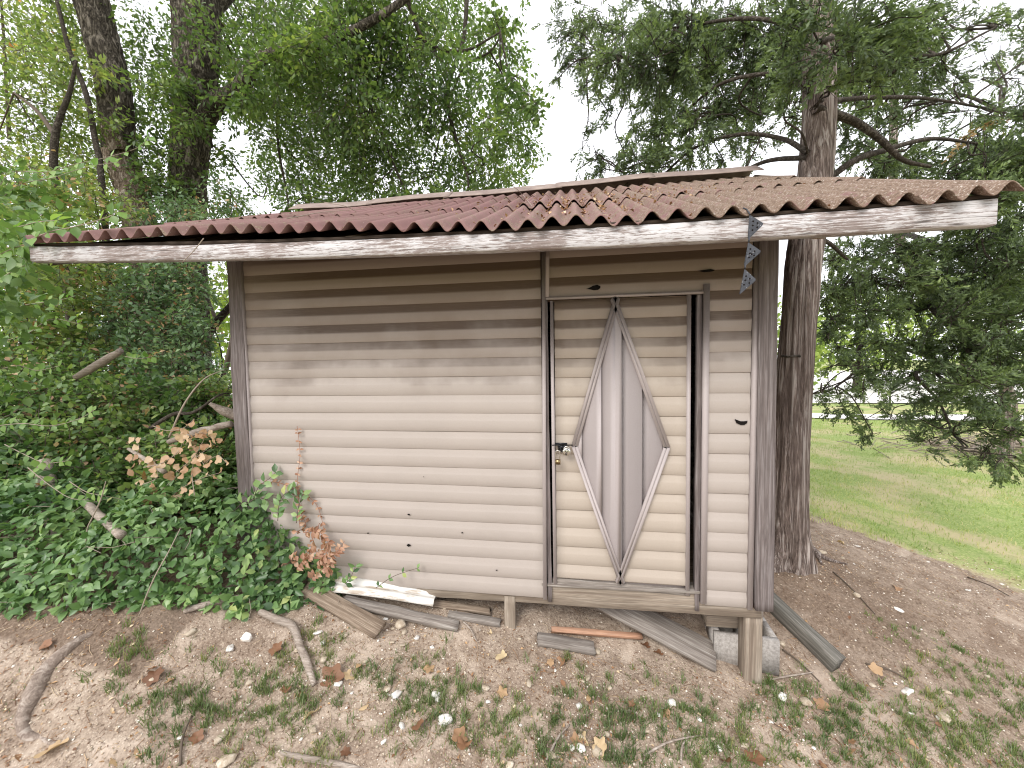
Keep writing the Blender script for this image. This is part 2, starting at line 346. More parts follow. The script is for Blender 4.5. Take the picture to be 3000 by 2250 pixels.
M['elm'] = m_bark2('dark_furrowed_bark', (.012, .010, .008), (.085, .072, .056), (.24, .21, .17), .28, 15, .03)
M['elm_pale'] = m_bark2('pale_furrowed_bark', (.045, .03, .02), (.22, .17, .125), (.46, .4, .33), .35, 15, .03)
M['cedar'] = m_bark2('stringy_cedar_bark', (.05, .036, .03), (.25, .195, .168), (.5, .44, .40), .04, 30, .02)
M['root'] = m_bark2('grey_root_bark', (.17, .13, .105), (.28, .225, .185), (.4, .34, .29), 1, 22, .004)
M['limb'] = m_bark2('dark_limb_bark', (.022, .018, .015), (.06, .05, .04), (.12, .105, .088), 1, 26, .005)
M['twig'] = N('twig_bark').color((.11, .085, .065)).m
M['twig_pale'] = N('pale_twig_bark').color((.3, .25, .2)).m
M['drift'] = wood('bleached_branch_wood', (.17, .13, .105), (.36, .3, .25), (.53, .47, .41), grain=1.2)
def m_leaf(name, stops, trans=.4, rough=.5, spec=.3, per_obj=False, clump=0):
    k = N(name, rough, spec); r = k.objrnd() if per_obj else k.rnd()
    if clump:
        g = k.n('NewGeometry'); n = k.noise(g.outputs['Position'], clump, 3, .5); r = k.math('ADD', k.math('MULTIPLY', r, .55), k.math('MULTIPLY', k.ramp(n, [(.3, 0), (.7, 1)]), .45))
    c = k.ramp(r, stops); k.color(c); k.translucent(k.mix(.35, c, (.35, .5, .05), 'MIX'), trans) if trans else None
    return k.m
def m_leafp(name, stops, trans=.35, rough=.5, per_obj=False, clump=0, tt=1.25):
    k = N(name, rough*.9, .5); r = k.objrnd() if per_obj else k.rnd()
    if clump:
        g = k.n('NewGeometry'); n = k.noise(g.outputs['Position'], clump, 3, .5); r = k.math('ADD', k.math('MULTIPLY', r, .5), k.math('MULTIPLY', k.ramp(n, [(.32, 0), (.68, 1)]), .5))
    c = k.ramp(r, stops); k.color(c); k.translucent(k.mix(1.0, c, (tt, tt*1.05, tt*.6), 'MULTIPLY'), trans); return k.m
M['elm_leaf'] = m_leafp('elm_leaf', [(0, (.05, .09, .032)), (.4, (.095, .155, .048)), (.75, (.17, .245, .068)), (.93, (.29, .35, .10)), (1, (.38, .32, .09))], .45, clump=1.6, tt=1.4)
M['young_leaf'] = m_leafp('yellowing_leaf', [(0, (.08, .13, .04)), (.4, (.16, .23, .07)), (.7, (.28, .34, .11)), (.88, (.38, .36, .13)), (.93, (.42, .2, .08)), (1, (.30, .12, .05))], .45, clump=2.2, tt=1.5)
CREEP = [(0, (.04, .09, .032)), (.35, (.10, .19, .065)), (.7, (.19, .31, .11)), (.93, (.31, .43, .16)), (1, (.42, .46, .16))]
M['creeper'] = m_leafp('creeper_leaf', CREEP, .3, .4, clump=2.5)
M['creeper_one'] = m_leafp('creeper_single_leaf', CREEP, .3, .4, per_obj=True)
M['bright_leaf'] = m_leafp('light_green_leaf', [(0, (.10, .20, .04)), (.5, (.17, .30, .06)), (1, (.27, .40, .11))], .45, .45, per_obj=True)
M['bright_many'] = m_leafp('light_green_leaf_mass', [(0, (.06, .12, .035)), (.5, (.12, .205, .06)), (1, (.21, .31, .10))], .38, .45, clump=4)
M['thicket'] = m_leafp('thicket_leaf', [(0, (.03, .07, .025)), (.35, (.085, .16, .05)), (.65, (.17, .26, .08)), (.88, (.28, .37, .11)), (1, (.40, .42, .15))], .35, .5, clump=2.0)
M['greygreen'] = m_leafp('grey_green_leaf', [(0, (.07, .125, .06)), (.5, (.145, .235, .11)), (.85, (.25, .35, .18)), (1, (.36, .42, .14))], .35, .5, clump=2.0)
M['cedar_leaf'] = m_leafp('cedar_scale_leaf', [(0, (.035, .052, .025)), (.35, (.075, .11, .048)), (.65, (.135, .19, .07)), (.88, (.215, .29, .105)), (1, (.29, .37, .13))], .3, .6, clump=2.3, tt=1.4)
M['cedar_dead'] = m_leafp('dead_cedar_spray', [(0, (.30, .18, .07)), (1, (.5, .34, .15))], .25)
M['far_leaf'] = m_leafp('far_tree_leaf', [(0, (.07, .11, .03)), (.5, (.17, .24, .055)), (1, (.34, .40, .10))], .5, clump=.5, tt=1.6)
M['dead_leaf'] = m_leafp('dead_tan_leaf', [(0, (.30, .16, .08)), (.5, (.46, .29, .17)), (1, (.60, .43, .28))], .35, .6, tt=1.2)
M['dead_vine_leaf'] = m_leafp('dead_orange_leaf', [(0, (.30, .12, .06)), (.5, (.43, .20, .11)), (1, (.56, .31, .2))], .3, .6, tt=1.2)
M['fallen'] = m_leafp('fallen_brown_leaf', [(0, (.15, .07, .035)), (.3, (.25, .125, .065)), (.6, (.37, .225, .125)), (.85, (.5, .34, .19)), (1, (.58, .46, .28))], .12, .7, per_obj=True, tt=1.1)
M['litter'] = m_leafp('leaf_litter', [(0, (.13, .06, .03)), (.4, (.30, .15, .07)), (.7, (.5, .32, .17)), (1, (.66, .54, .37))], .1, .7, tt=1.1)
M['grass'] = m_leafp('grass_blade', [(0, (.07, .115, .04)), (.5, (.14, .195, .065)), (.78, (.24, .28, .10)), (.92, (.36, .31, .13)), (1, (.45, .36, .2))], .35, .5, clump=3)
M['lawn'] = m_leafp('lawn_blade', [(0, (.12, .2, .045)), (.4, (.23, .32, .085)), (.68, (.38, .42, .15)), (.85, (.55, .48, .26)), (1, (.6, .48, .3))], .35, .5, clump=.9)
def m_stone(name, a, b, c3):
    k = N(name, .9, .15); g = k.n('NewGeometry'); n = k.noise(g.outputs['Position'], 45, 5, .7); r = k.objrnd()
    c = k.ramp(n, [(.3, a), (.52, b), (.75, c3)]); c = k.mix(k.math('MULTIPLY', r, .5), c, tuple(v*.6 for v in b)); k.color(c); k.bump(n, .004); return k.m
M['stone'] = m_stone('tan_limestone', (.26, .19, .13), (.5, .42, .32), (.7, .64, .54))
M['white_stone'] = m_stone('white_limestone', (.55, .5, .44), (.78, .75, .7), (.84, .82, .79))
k = N('pebble_stone', .9, .15); k.color(k.ramp(k.rnd(), [(0, (.22, .15, .1)), (.4, (.4, .31, .22)), (.75, (.58, .5, .4)), (1, (.78, .73, .66))])); M['pebble'] = k.m
k = N('cast_concrete', .95, .1); n_ = k.noise(k.co(), 60, 5, .7); k.color(k.ramp(n_, [(.3, (.22, .2, .18)), (.6, (.40, .37, .34)), (.8, (.5, .47, .44))])); k.bump(n_, .003); M['concrete'] = k.m
k = N('pale_gravel', .95, .1); g_ = k.n('NewGeometry'); n_ = k.noise(g_.outputs['Position'], 3, 6, .7); k.color(k.ramp(n_, [(.3, (.6, .57, .54)), (.7, (.74, .72, .7))])); k.bump(n_, .01); M['gravel'] = k.m
k = N('black_lock_metal', .35, .5); k.b.inputs['Metallic'].default_value = .7; k.color((.02, .02, .022)); M['black'] = k.m
k = N('bright_steel', .22, .5); k.b.inputs['Metallic'].default_value = 1; k.color((.62, .6, .56)); M['steel'] = k.m
k = N('tarnished_brass', .38, .5); k.b.inputs['Metallic'].default_value = 1; k.color(k.ramp(k.noise(k.co(), 60), [(.3, (.20, .14, .075)), (.7, (.42, .31, .17))])); M['brass'] = k.m
k = N('dark_grey_plate', .6, .3); n_ = k.noise(k.co(), 190, 3); k.color(k.ramp(n_, [(.4, (.038, .041, .05)), (.66, (.055, .059, .07)), (.72, (.4, .4, .42))])); M['plate'] = k.m
M['hole'] = N('hole_shade_paint', .9, .05).color((.012, .01, .009)).m  # near-black paint standing for the shade inside holes
k = N('white_scrap_vinyl', .45, .35); n_ = k.noise(k.co((2, 12, 12)), 3, 5, .65); k.color(k.mix(k.ramp(n_, [(.52, 0), (.62, .9)]), (.64, .62, .58), (.36, .29, .22))); M['scrap'] = k.m
k = N('ridge_cap_flashing', .85, .15); g_ = k.n('NewGeometry'); n_ = k.noise(g_.outputs['Position'], 9, 5, .65); k.color(k.ramp(n_, [(.3, (.19, .145, .13)), (.6, (.29, .23, .2)), (.8, (.37, .31, .26))])); k.bump(n_, .004); M['cap'] = k.m
#SETTING
# ================================================================== SETTING
def graded(a, b, step, far, grow=1.28):
    c = list(np.arange(a, b+1e-6, step)); s = step; x = c[-1]
    while x < far: s = min(s*grow, 30); x += s; c.append(x)
    s = step; x = c[0]; lo = []
    while x > -far: s = min(s*grow, 30); x -= s; lo.append(x)
    return np.array(lo[::-1] + c)
gx = graded(-3.4, 3.6, .024, 420); gy = graded(-1.6, 2.0, .024, 420)
X, Y = np.meshgrid(gx, gy); xf, yf = X.ravel(), Y.ravel(); Z = gh(xf, yf)
def lawn_mask(x, y):
    # edge of the turf measured along the photo's dirt line
    e = np.interp(x, [-6, 1.6, 2.26, 2.9, 3.5, 4.5, 7, 12], [3.2, 2.9, 2.05, 1.45, .95, .35, -.5, -2.0])
    return np.clip((y-e)/.6 + .5, 0, 1)*np.clip((x+.5 + (y-2)*.6)/1.2, 0, 1)
def _smooth_near(px, py, sx, sy): return np.exp(-(((xf-px)/sx)**2 + ((yf-py)/sy)**2))
lm = lawn_mask(xf, yf); far_g = np.clip((np.hypot(xf, yf)-9)/3, 0, 1); lm = np.maximum(lm, far_g)
duff = np.clip(1.2*_smooth_near(1.7, .8, .75, .7) + 1.2*(xf < -1.9)*(yf > -.7) + .0, 0, 1)*(1-lm)
under = ((xf > -2.2) & (xf < 1.0) & (yf > .05) & (yf < 2.6))
nxg, nyg = len(gx), len(gy); idx = np.arange(nxg*nyg).reshape(nyg, nxg)
GQ = np.stack([idx[:-1, :-1], idx[:-1, 1:], idx[1:, 1:], idx[1:, :-1]], -1).reshape(-1, 4)
link('ground', me_np('ground', np.stack([xf, yf, Z], 1), GQ, True, {'grass': lm, 'duff': duff}), mat=M['dirt'], kind='structure')
def sheet(name, pts_x, pts_y, mat, lift):
    X, Y = np.meshgrid(pts_x, pts_y); x, y = X.ravel(), Y.ravel(); z = gh(x, y) + lift; i = np.arange(len(x)).reshape(len(pts_y), len(pts_x))
    return me_np(name, np.stack([x, y, z], 1), np.stack([i[:-1, :-1], i[:-1, 1:], i[1:, 1:], i[1:, :-1]], -1).reshape(-1, 4), True)
link('gravel_road', sheet('gravel_road', np.linspace(4.5, 40, 160), np.linspace(9.6, 10.7, 14), M['gravel'], .03), mat=M['gravel'], kind='structure')
link('gravel_lot', sheet('gravel_lot', np.linspace(-60, 90, 150), np.linspace(14, 62, 50), M['gravel'], .03), mat=M['gravel'], kind='structure')
#SHED
# ================================================================== SHED
shed = thing('garden_shed', 'low tan vinyl sided shed with maroon corrugated roof standing on short posts', 'shed', (-.5, 0, .0))
H = .1016
def course(x0, x1, z0, h=H, y=-.002, seed=0, out=.0115, nx=24, cut_top=None):
    """one dutch-lap siding board: butt lip, flat face, cove running back under the board above"""
    prof = [(-.0, .004), (out-.0062, -.0015), (out-.0042, .001), (out-.0022, h*.30), (out, h*.585), (out-.0010, h*.62), (out*.64, h*.80), (.0040, h*1.0), (.003, h*1.05), (-.004, h*1.05), (-.004, 0.004)]
    prof = np.array(prof); xs = np.linspace(x0, x1, nx); m = len(prof); V = np.zeros((nx, m, 3)); V[:, :, 0] = xs[:, None]; V[:, :, 1] = y - prof[None, :, 0]; V[:, :, 2] = z0 + prof[None, :, 1]
    q = np.stack([xs*1.3, xs*0+z0*7, xs*0], 1)
    V[:, :, 1] += (.0022*vnoise(q, seed))[:, None]; V[:, :, 2] += (.0016*vnoise(q*1.2, seed+31))[:, None]
    if cut_top is not None: V[:, :, 2] = np.minimum(V[:, :, 2], cut_top)
    i = np.arange(nx*m).reshape(nx, m); r = np.roll(i, -1, 1)
    Q = np.stack([i[:-1], i[1:], r[1:], r[:-1]], -1).reshape(-1, 4)
    c = np.array([[0, 10, 9, 8], [0, 8, 7, 6], [0, 6, 5, 4], [0, 4, 3, 2]]); t = np.array([[0, 2, 1]])
    return V.reshape(-1, 3), [np.vstack([Q, c, (c+(nx-1)*m)[:, ::-1]]), np.vstack([t, (t+(nx-1)*m)[:, ::-1]])]
ZL = [2.0502 - i*H for i in range(-1, 19)]
for i, z in enumerate(ZL):
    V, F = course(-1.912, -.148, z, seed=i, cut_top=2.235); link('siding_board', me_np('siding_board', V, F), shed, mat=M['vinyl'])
ZR = [1.853 + j*H for j in range(3, -17, -1)]
for i, z in enumerate(ZR):
    x0 = -.118 if z > 1.84 else .682
    if z > 2.2: continue
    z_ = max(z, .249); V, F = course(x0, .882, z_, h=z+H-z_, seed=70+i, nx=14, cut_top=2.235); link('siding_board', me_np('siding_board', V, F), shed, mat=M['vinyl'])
def vstrip(name, xa, xb, za, zb, y0, y1, mat, parent, tilt=0, groove=False):
    V, F = boxm(xa, xb, y0, y1, za, zb); V = np.array(V); V[4:, 0] += tilt
    if groove:
        w_ = (xb-xa); A = boxm(xa, xa+w_*.42, y0, y1, za, zb); B = boxm(xa+w_*.58, xb, y0, y1, za, zb); Cc = boxm(xa+w_*.42, xa+w_*.58, y0+.006, y1, za, zb)
        V, F = join([A, B, Cc]); V[V[:, 2] > (za+zb)/2, 0] += tilt
    return link(name, me_np(name, V, F), parent, mat=mat)
# trims round the panels
vstrip('trim_strip', -.152, -.133, .222, 2.24, -.026, .0, M['trim'], shed, .012)
vstrip('trim_strip', -.1235, -.104, 1.852, 2.24, -.025, .0, M['trim'], shed, .006)
vstrip('trim_strip', .657, .684, .262, 1.885, -.026, .0, M['trim'], shed, .0)
vstrip('trim_strip', .880, .902, .25, 2.24, -.028, .0, M['trim'], shed, .006)
vstrip('trim_strip', -1.916, -1.901, .20, 2.24, -.024, .0, M['trim'], shed, -.004)
vstrip('header_trim', -.122, .662, 1.838, 1.853, -.024, .0, M['trim'], shed)
# posts, jambs, sill
plank('corner_post', (-1.957, -.004, .18), (-1.957, -.004, 2.23), .092, .05, (0, -1, 0), M['post'], shed, 3)
plank('corner_post', (.953, -.012, .254), (.942, -.012, 2.21), .082, .055, (0, -1, 0), M['post'], shed, 5)
plank('corner_post', (-1.957, 2.6, .1), (-1.957, 2.6, 2.34), .092, .05, (0, 1, 0), M['post'], shed, 13)
plank('corner_post', (.953, 2.6, .1), (.953, 2.6, 2.30), .092, .05, (0, 1, 0), M['post'], shed, 15)
plank('door_jamb', (-.117, .014, .20), (-.125, .014, 1.86), .021, .04, (0, -1, 0), M['post'], shed, 8)
plank('door_jamb', (.645, .012, .21), (.645, .012, 1.86), .022, .04, (0, -1, 0), M['post'], shed, 9)
plank('sill_beam', (-1.95, .024, .205), (.955, .024, .251), .118, .04, (0, -1, 0), M['treated'], shed, 21)
plank('floor_ledge', (-.16, .03, .297), (.69, .03, .312), .085, .014, (0, 0, 1), M['grey'], shed, 22)
plank('support_post', (.927, .055, -.30), (.927, .055, .195), .085, .085, (0, -1, 0), M['treated'], shed, 25)
plank('support_post', (-.343, .03, -.12), (-.343, .03, .205), .062, .05, (0, -1, 0), M['treated'], shed, 26)
plank('support_post', (.9, 2.55, -.3), (.9, 2.55, .2), .085, .085, (0, -1, 0), M['treated'], shed, 27)
plank('support_post', (-.343, 2.55, -.1), (-.343, 2.55, .2), .085, .085, (0, -1, 0), M['treated'], shed, 28)
# floor, side and rear walls
fv, ff = boxm(-1.93, .93, .04, 2.6, .205, .24); link('floor_deck', me_np('floor_deck', fv, ff), shed, mat=M['brown'])
def side_wall(x, sgn):
    parts = []
    z = .2
    while z < 3.0:
        top = min(z+H, 3.0); y0, y1 = .0, 2.62
        yc = 1.3; lim = lambda zz: max(0.0, (zz-2.27)/.5)
        a0, a1 = lim(z), lim(top)
        if a1 > 1.28: break
        xo = x + sgn*.012; xi = x - sgn*.02
        V = np.array([(xo, y0+a0, z), (xo, y1-a0, z), (x, y1-a1, top), (x, y0+a1, top), (xi, y0+a0, z), (xi, y1-a0, z), (xi, y1-a1, top), (xi, y0+a1, top)]); parts.append((V, BX_F)); z += H
    return join(parts)
for x, s_ in ((-1.965, -1), (.955, 1)):
    V, F = side_wall(x, s_); link('side_wall', me_np('side_wall', V, F), shed, mat=M['vinyl'])
parts = []
for i in range(20): parts.append(course(-1.92, .91, .2+i*H, y=0, nx=4))
V, F = join(parts); V[:, 1] = 2.6 - V[:, 1]; link('rear_wall', me_np('rear_wall', V, [g[:, ::-1] for g in F]), shed, mat=M['vinyl'])
# torn holes in the vinyl: inner shade painted as thin black patches
def blotch(name, pts, y, parent, th=.0012):
    P = np.array(pts); n = len(P); V = np.vstack([np.c_[P[:, 0], np.full(n, y), P[:, 1]], np.c_[P[:, 0], np.full(n, y+th), P[:, 1]]])
    me = bpy.data.meshes.new(name); me.from_pydata(V.tolist(), [], [list(range(n))[::-1], list(range(n, 2*n))] + [[i, (i+1) % n, n+(i+1) % n, n+i] for i in range(n)]); return link(name, me, parent, mat=M['hole'])
def pxs(l, Y): return [(at(a, b, Y)[0], at(a, b, Y)[2]) for a, b in l]
blotch('torn_hole_patch', pxs([(1587, 905), (1592, 907), (1600, 910), (1607, 910), (1615, 909), (1614, 914), (1608, 918), (1600, 918), (1591, 914)], -.019), -.019, shed)
blotch('torn_hole_patch', pxs([(1266, 624), (1270, 623), (1276, 620), (1281, 617), (1290, 615), (1297, 618), (1297, 622), (1292, 626), (1283, 627), (1275, 625)], -.019), -.019, shed)
blotch('torn_hole_patch', pxs([(1507, 585), (1520, 583), (1535, 581), (1545, 583), (1540, 586), (1533, 587), (1522, 588)], -.019), -.019, shed)
for a, b, s_ in ((998, 1151, 4), (1073, 1232, 3), (883, 1112, 5), (883, 1178, 6), (795, 1152, 3), (915, 1030, 2)):
    an = np.linspace(0, 6.28, 8)[:-1]; blotch('nail_hole_patch', pxs([(a+.75*s_*math.cos(t)*(.5+.7*random.random()), b+.6*s_*math.sin(t)*(.4+.6*random.random())) for t in an], -.019), -.0188, shed)
# ------------------------------ door
door = link('door', me_np('door', *boxm(-.078, .596, .012, .03, .318, 1.834)), shed, mat=M['trim'])
zd = 2.0502 - .0125 - 2*H; zz = zd
k_ = 0
while zz > .33:
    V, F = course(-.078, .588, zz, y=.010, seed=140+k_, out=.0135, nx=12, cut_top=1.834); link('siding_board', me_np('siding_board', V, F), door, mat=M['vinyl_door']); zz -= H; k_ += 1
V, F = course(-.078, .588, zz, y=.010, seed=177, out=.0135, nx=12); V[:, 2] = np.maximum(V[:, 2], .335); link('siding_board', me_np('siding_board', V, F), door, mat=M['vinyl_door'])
vstrip('edge_trim', -.0955, -.0785, .305, 1.832, -.012, .03, M['trim'], door, -.005)
vstrip('edge_trim', .588, .6055, .292, 1.838, -.012, .03, M['trim'], door, -.004)
plank('bottom_rail', (-.10, .012, .312), (.612, .012, .300), .034, .03, (0, -1, 0), M['grey'], door, 33)
DT, DL, DR, DB = np.array((.232, 1.842)), np.array((.010, 1.066)), np.array((.500, 1.068)), np.array((.256, .330))
def dia_z(x):
    hi = np.where(x < DT[0], np.interp(x, [DL[0], DT[0]], [DL[1], DT[1]]), np.interp(x, [DT[0], DR[0]], [DT[1], DR[1]]))
    lo = np.where(x < DB[0], np.interp(x, [DL[0], DB[0]], [DL[1], DB[1]]), np.interp(x, [DB[0], DR[0]], [DB[1], DR[1]]))
    return lo, hi
x = DL[0]+.004; ribs = [-.045+.1016*i+.005 for i in range(7)]
for r0 in ribs:
    us = np.array([0, .002, .024, .04, .07, .0995]); d_ = np.array([.004, .0, .010, .013, .014, .015])
    xs = r0 + us
    keep = (xs > DL[0]+.003) & (xs < DR[0]-.003)
    if keep.sum() < 2:
        continue
    lo_x, hi_x = max(r0, DL[0]+.003), min(r0+.0995, DR[0]-.003); xx = np.unique(np.r_[lo_x, xs[keep], hi_x, np.clip([DT[0], DB[0]], lo_x, hi_x)]); yy = -.006 - np.interp(xx, xs, d_)
    lo, hi = dia_z(xx); n = len(xx); V = np.vstack([np.c_[xx, yy, lo], np.c_[xx, yy, hi], np.c_[xx, yy+.004, lo], np.c_[xx, yy+.004, hi]]); Q = []
    for i in range(n-1): Q += [[i, i+1, n+i+1, n+i], [2*n+i+1, 2*n+i, 3*n+i, 3*n+i+1], [n+i, n+i+1, 3*n+i+1, 3*n+i], [2*n+i, 2*n+i+1, i+1, i]]
    Q += [[0, n, 3*n, 2*n], [n-1, 3*n-1, 4*n-1, 2*n-1]]
    link('diamond_panel', me_np('diamond_panel', V, np.array(Q)), door, mat=M['vinyl_mauve'])
cen = (DL+DR)/2
for a, b in ((DT, DL), (DL, DB), (DB, DR), (DR, DT)):
    d = b-a; L = np.linalg.norm(d); d = d/L; nrm = np.array((-d[1], d[0]));
    if np.dot(nrm, cen-a) < 0: nrm = -nrm
    parts = []
    for o0, o1, yy in ((-.004, .011, -.0245), (.011, .0135, -.0185), (.0135, .027, -.0255)):
        e0 = a + nrm*o0; e1 = b + nrm*o0; f1 = b + nrm*o1 - d*.0; f0 = a + nrm*o1
        sl0, sl1 = .0, .0
        t0 = .3*o1 if True else 0
        f0 = f0 + d*(o1-o0)*.6; f1 = f1 - d*(o1-o0)*.6
        V = np.array([(e0[0], yy, e0[1]), (e1[0], yy, e1[1]), (f1[0], yy, f1[1]), (f0[0], yy, f0[1])]); V = np.vstack([V, V + np.array([0, -yy+.002, 0])]); parts.append((V, BX_F))
    V, F = join(parts); link('diamond_trim', me_np('diamond_trim', V, F), door, mat=M['trim'])
# hasp and bar of the door lock
hx, hz = at(1213, 960, -.03)[0], at(1213, 960, -.03)[2]
hasp = link('hasp', me_np('hasp', *join([boxm(hx-.032, hx+.03, -.026, -.016, hz-.006, hz+.006), boxm(hx-.018, hx+.02, -.027, -.0165, hz-.034, hz-.006)])), door, mat=M['black'])
V, F = tube(catmull([(hx-.05, -.034, hz-.004), (hx-.02, -.036, hz-.003), (hx-.006, -.04, hz-.008), (hx-.002, -.046, hz-.03), (hx+.004, -.046, hz-.036), (hx+.010, -.046, hz-.03), (hx+.014, -.04, hz-.006), (hx+.03, -.036, hz-.002), (hx+.058, -.034, hz-.002)], 40), .0032, 8); link('lock_bar', me_np('lock_bar', V, F, True), hasp, mat=M['black'])
def torus_arc(c, r, r2, a0, a1, n=24):
    t = np.linspace(a0, a1, n); return tube(np.c_[c[0]+r*np.cos(t), np.full(n, c[1]), c[2]+r*np.sin(t)], r2, 8)
# ------------------------------ fascia and nailer
def strip_beam(name, xs, zlo, zhi, y0, y1, mat, parent, seed):
    n = len(xs); j = .0022*vnoise(np.c_[xs*7, 0*xs, 0*xs], seed); j2 = .0018*vnoise(np.c_[xs*9, 0*xs, 0*xs], seed+5); b = .004
    P = [(y0+b, zlo+j), (y0, zlo+b+j), (y0, zhi-b+j2), (y0+b, zhi+j2), (y1, zhi), (y1, zlo)]
    V = np.stack([np.c_[xs, np.full(n, p[0]), p[1]] for p in P], 1).reshape(-1, 3); i = np.arange(n*6).reshape(n, 6); r = np.roll(i, -1, 1)
    Q = np.stack([i[:-1], i[1:], r[1:], r[:-1]], -1).reshape(-1, 4); c = np.array([[0, 5, 4, 3], [0, 3, 2, 1]]); e = (n-1)*6
    # grain runs along X in world too, keep object coordinates = world
    return link(name, me_np(name, V, np.vstack([Q, c, (c+e)[:, ::-1]])), parent, mat=mat)
fx = np.linspace(-2.635, 1.436, 90)
q3 = lambda p: np.poly1d(np.polyfit([a for a, b in p], [b for a, b in p], 2))
f_lo = q3([(-2.646, 2.047), (-.227, 1.963), (1.438, 1.953)]); f_hi = q3([(-2.603, 2.118), (-.226, 2.034), (1.435, 2.041)])
strip_beam('fascia_board', fx, f_lo(fx), f_hi(fx), -.50, -.462, M['fascia'], shed, 41)
nx_ = np.linspace(-2.63, 1.45, 60); strip_beam('nailer_board', nx_, f_hi(nx_)+.002, f_hi(nx_)+.02, -.488, -.44, M['dark'], shed, 45)
# ------------------------------ corrugated roof
ecr = np.poly1d(np.polyfit([-2.416, -1.548, -.832, -.408, .106, .434, .628, .934, 1.345], [2.180, 2.146, 2.120, 2.108, 2.080, 2.074, 2.080, 2.086, 2.102], 3))
EY, RY, RZ, PIT = -.525, 1.30, 2.965, .0942
AMP = .0195
def roof_z(x, y, sag=True):
    t = (y-EY)/(RY-EY); z = (ecr(x)-.012-.008*np.clip(x-.4, 0, 1))*(1-t) + RZ*t - AMP
    return z + .012*vnoise(np.c_[np.ravel(x)*.9, np.ravel(y)*1.1, 0*np.ravel(x)], 17).reshape(np.shape(x)) * np.clip(t*4, 0, 1) - .02*np.sin(np.pi*np.clip(t, 0, 1))*.6
def wave(x): return AMP*np.cos((x-1.442)/PIT*2*np.pi)
XL, XR = -2.605, 1.485
YR = [EY, .13, .72, 1.27]
for row in range(3):
    y0 = YR[row]; y1 = YR[row+1] + (.10 if row < 2 else 0)
    cuts = [XL] + [XL + 10*PIT*(j + (.5 if row % 2 else 0)) + .012 for j in range(1 if row % 2 == 0 else 0, 5)] + [XR]
    cuts = sorted(set(round(c, 4) for c in cuts if XL <= c <= XR))
    for ci in range(len(cuts)-1):
        a, b = cuts[ci], min(cuts[ci+1]+.03, XR); n = max(8, int((b-a)/PIT*12)); m = 16; xs = np.linspace(a, b, n); ys = np.linspace(y0, y1, m); Xs, Ys = np.meshgrid(xs, ys)
        j = .010*vnoise(np.c_[xs*8, 0*xs+row, 0*xs], 51)
        Ys = Ys + (j[None, :] + random.uniform(-.012, .012))*np.clip(1-(Ys-y0)/.15, 0, 1)
        tt = (Ys-y0)/(y1-y0); lift = (.003 + .0075*(1-tt) + row*.0015) if row else .0
        wv = wave(Xs)*(1+.10*vnoise(np.c_[Xs.ravel()*2.5, Ys.ravel()*2, 0*Xs.ravel()], 60).reshape(Xs.shape))
        sq = .010*vnoise(np.c_[Xs.ravel()*5, 0*Xs.ravel()+row*9, 0*Xs.ravel()], 61).reshape(Xs.shape)*np.clip(1-tt*2, 0, 1)
        Zs = roof_z(Xs, Ys) + wv + lift + sq*.7 + ci % 2*.0025
        nv = n*m; V = np.vstack([np.c_[Xs.ravel(), Ys.ravel(), Zs.ravel()], np.c_[Xs.ravel(), Ys.ravel()+.001, Zs.ravel()-.0045]]); i = np.arange(nv).reshape(m, n)
        Q = np.stack([i[:-1, :-1], i[:-1, 1:], i[1:, 1:], i[1:, :-1]], -1).reshape(-1, 4); Q2 = Q[:, ::-1] + nv
        E = []
        for e in (i[0, :][::-1], i[-1, :], i[:, 0], i[:, -1][::-1]): E.append(np.stack([e[:-1], e[1:], e[1:]+nv, e[:-1]+nv], -1))
        link('roof_sheet', me_np('roof_sheet', V, np.vstack([Q, Q2] + E), True), shed, mat=M['roof'])
for ci in range(4):      # rear slope
    a, b = XL + ci*(XR-XL)/4, XL + (ci+1)*(XR-XL)/4 + .03; n = int((b-a)/PIT*8); m = 3; xs = np.linspace(a, b, n); ys = np.linspace(1.33, 3.1, m); Xs, Ys = np.meshgrid(xs, ys); Zs = RZ - AMP - (Ys-RY)*.49 + wave(Xs)
    i = np.arange(n*m).reshape(m, n); link('roof_sheet', me_np('roof_sheet', np.c_[Xs.ravel(), Ys.ravel(), Zs.ravel()], np.stack([i[:-1, :-1], i[:-1, 1:], i[1:, 1:], i[1:, :-1]], -1).reshape(-1, 4), True), shed, mat=M['roof'])
capx = [-2.50, -1.75, -1.05, -.10, .62, 1.40]
for ci in range(5):
    a, b = capx[ci], capx[ci+1] + .05; n = 14; xs = np.linspace(a, b, n); lift = .012*vnoise(np.c_[xs*1.6, 0*xs, 0*xs], 77) + (ci % 2)*.006
    rows = [(1.155, 2.928), (1.175, 2.944), (1.28, 3.018), (1.32, 3.022), (1.45, 2.97)]
    V = np.stack([np.c_[xs, np.full(n, y)+.01*vnoise(np.c_[xs*3, 0*xs+y, 0*xs], 78), z+lift + .014*np.clip((xs-.2)/1.2, 0, 1)] for y, z in rows], 0).reshape(-1, 3); m = len(rows); nv = n*m; V2 = V - np.array([0, 0, .006]); i = np.arange(nv).reshape(m, n)
    Q = np.stack([i[:-1, :-1], i[:-1, 1:], i[1:, 1:], i[1:, :-1]], -1).reshape(-1, 4); E = [np.stack([e[:-1], e[1:], e[1:]+nv, e[:-1]+nv], -1) for e in (i[0, :][::-1], i[-1, :], i[:, 0], i[:, -1][::-1])]
    link('ridge_cap', me_np('ridge_cap', np.vstack([V, V2]), np.vstack([Q, Q[:, ::-1]+nv]+E)), shed, mat=M['cap'])
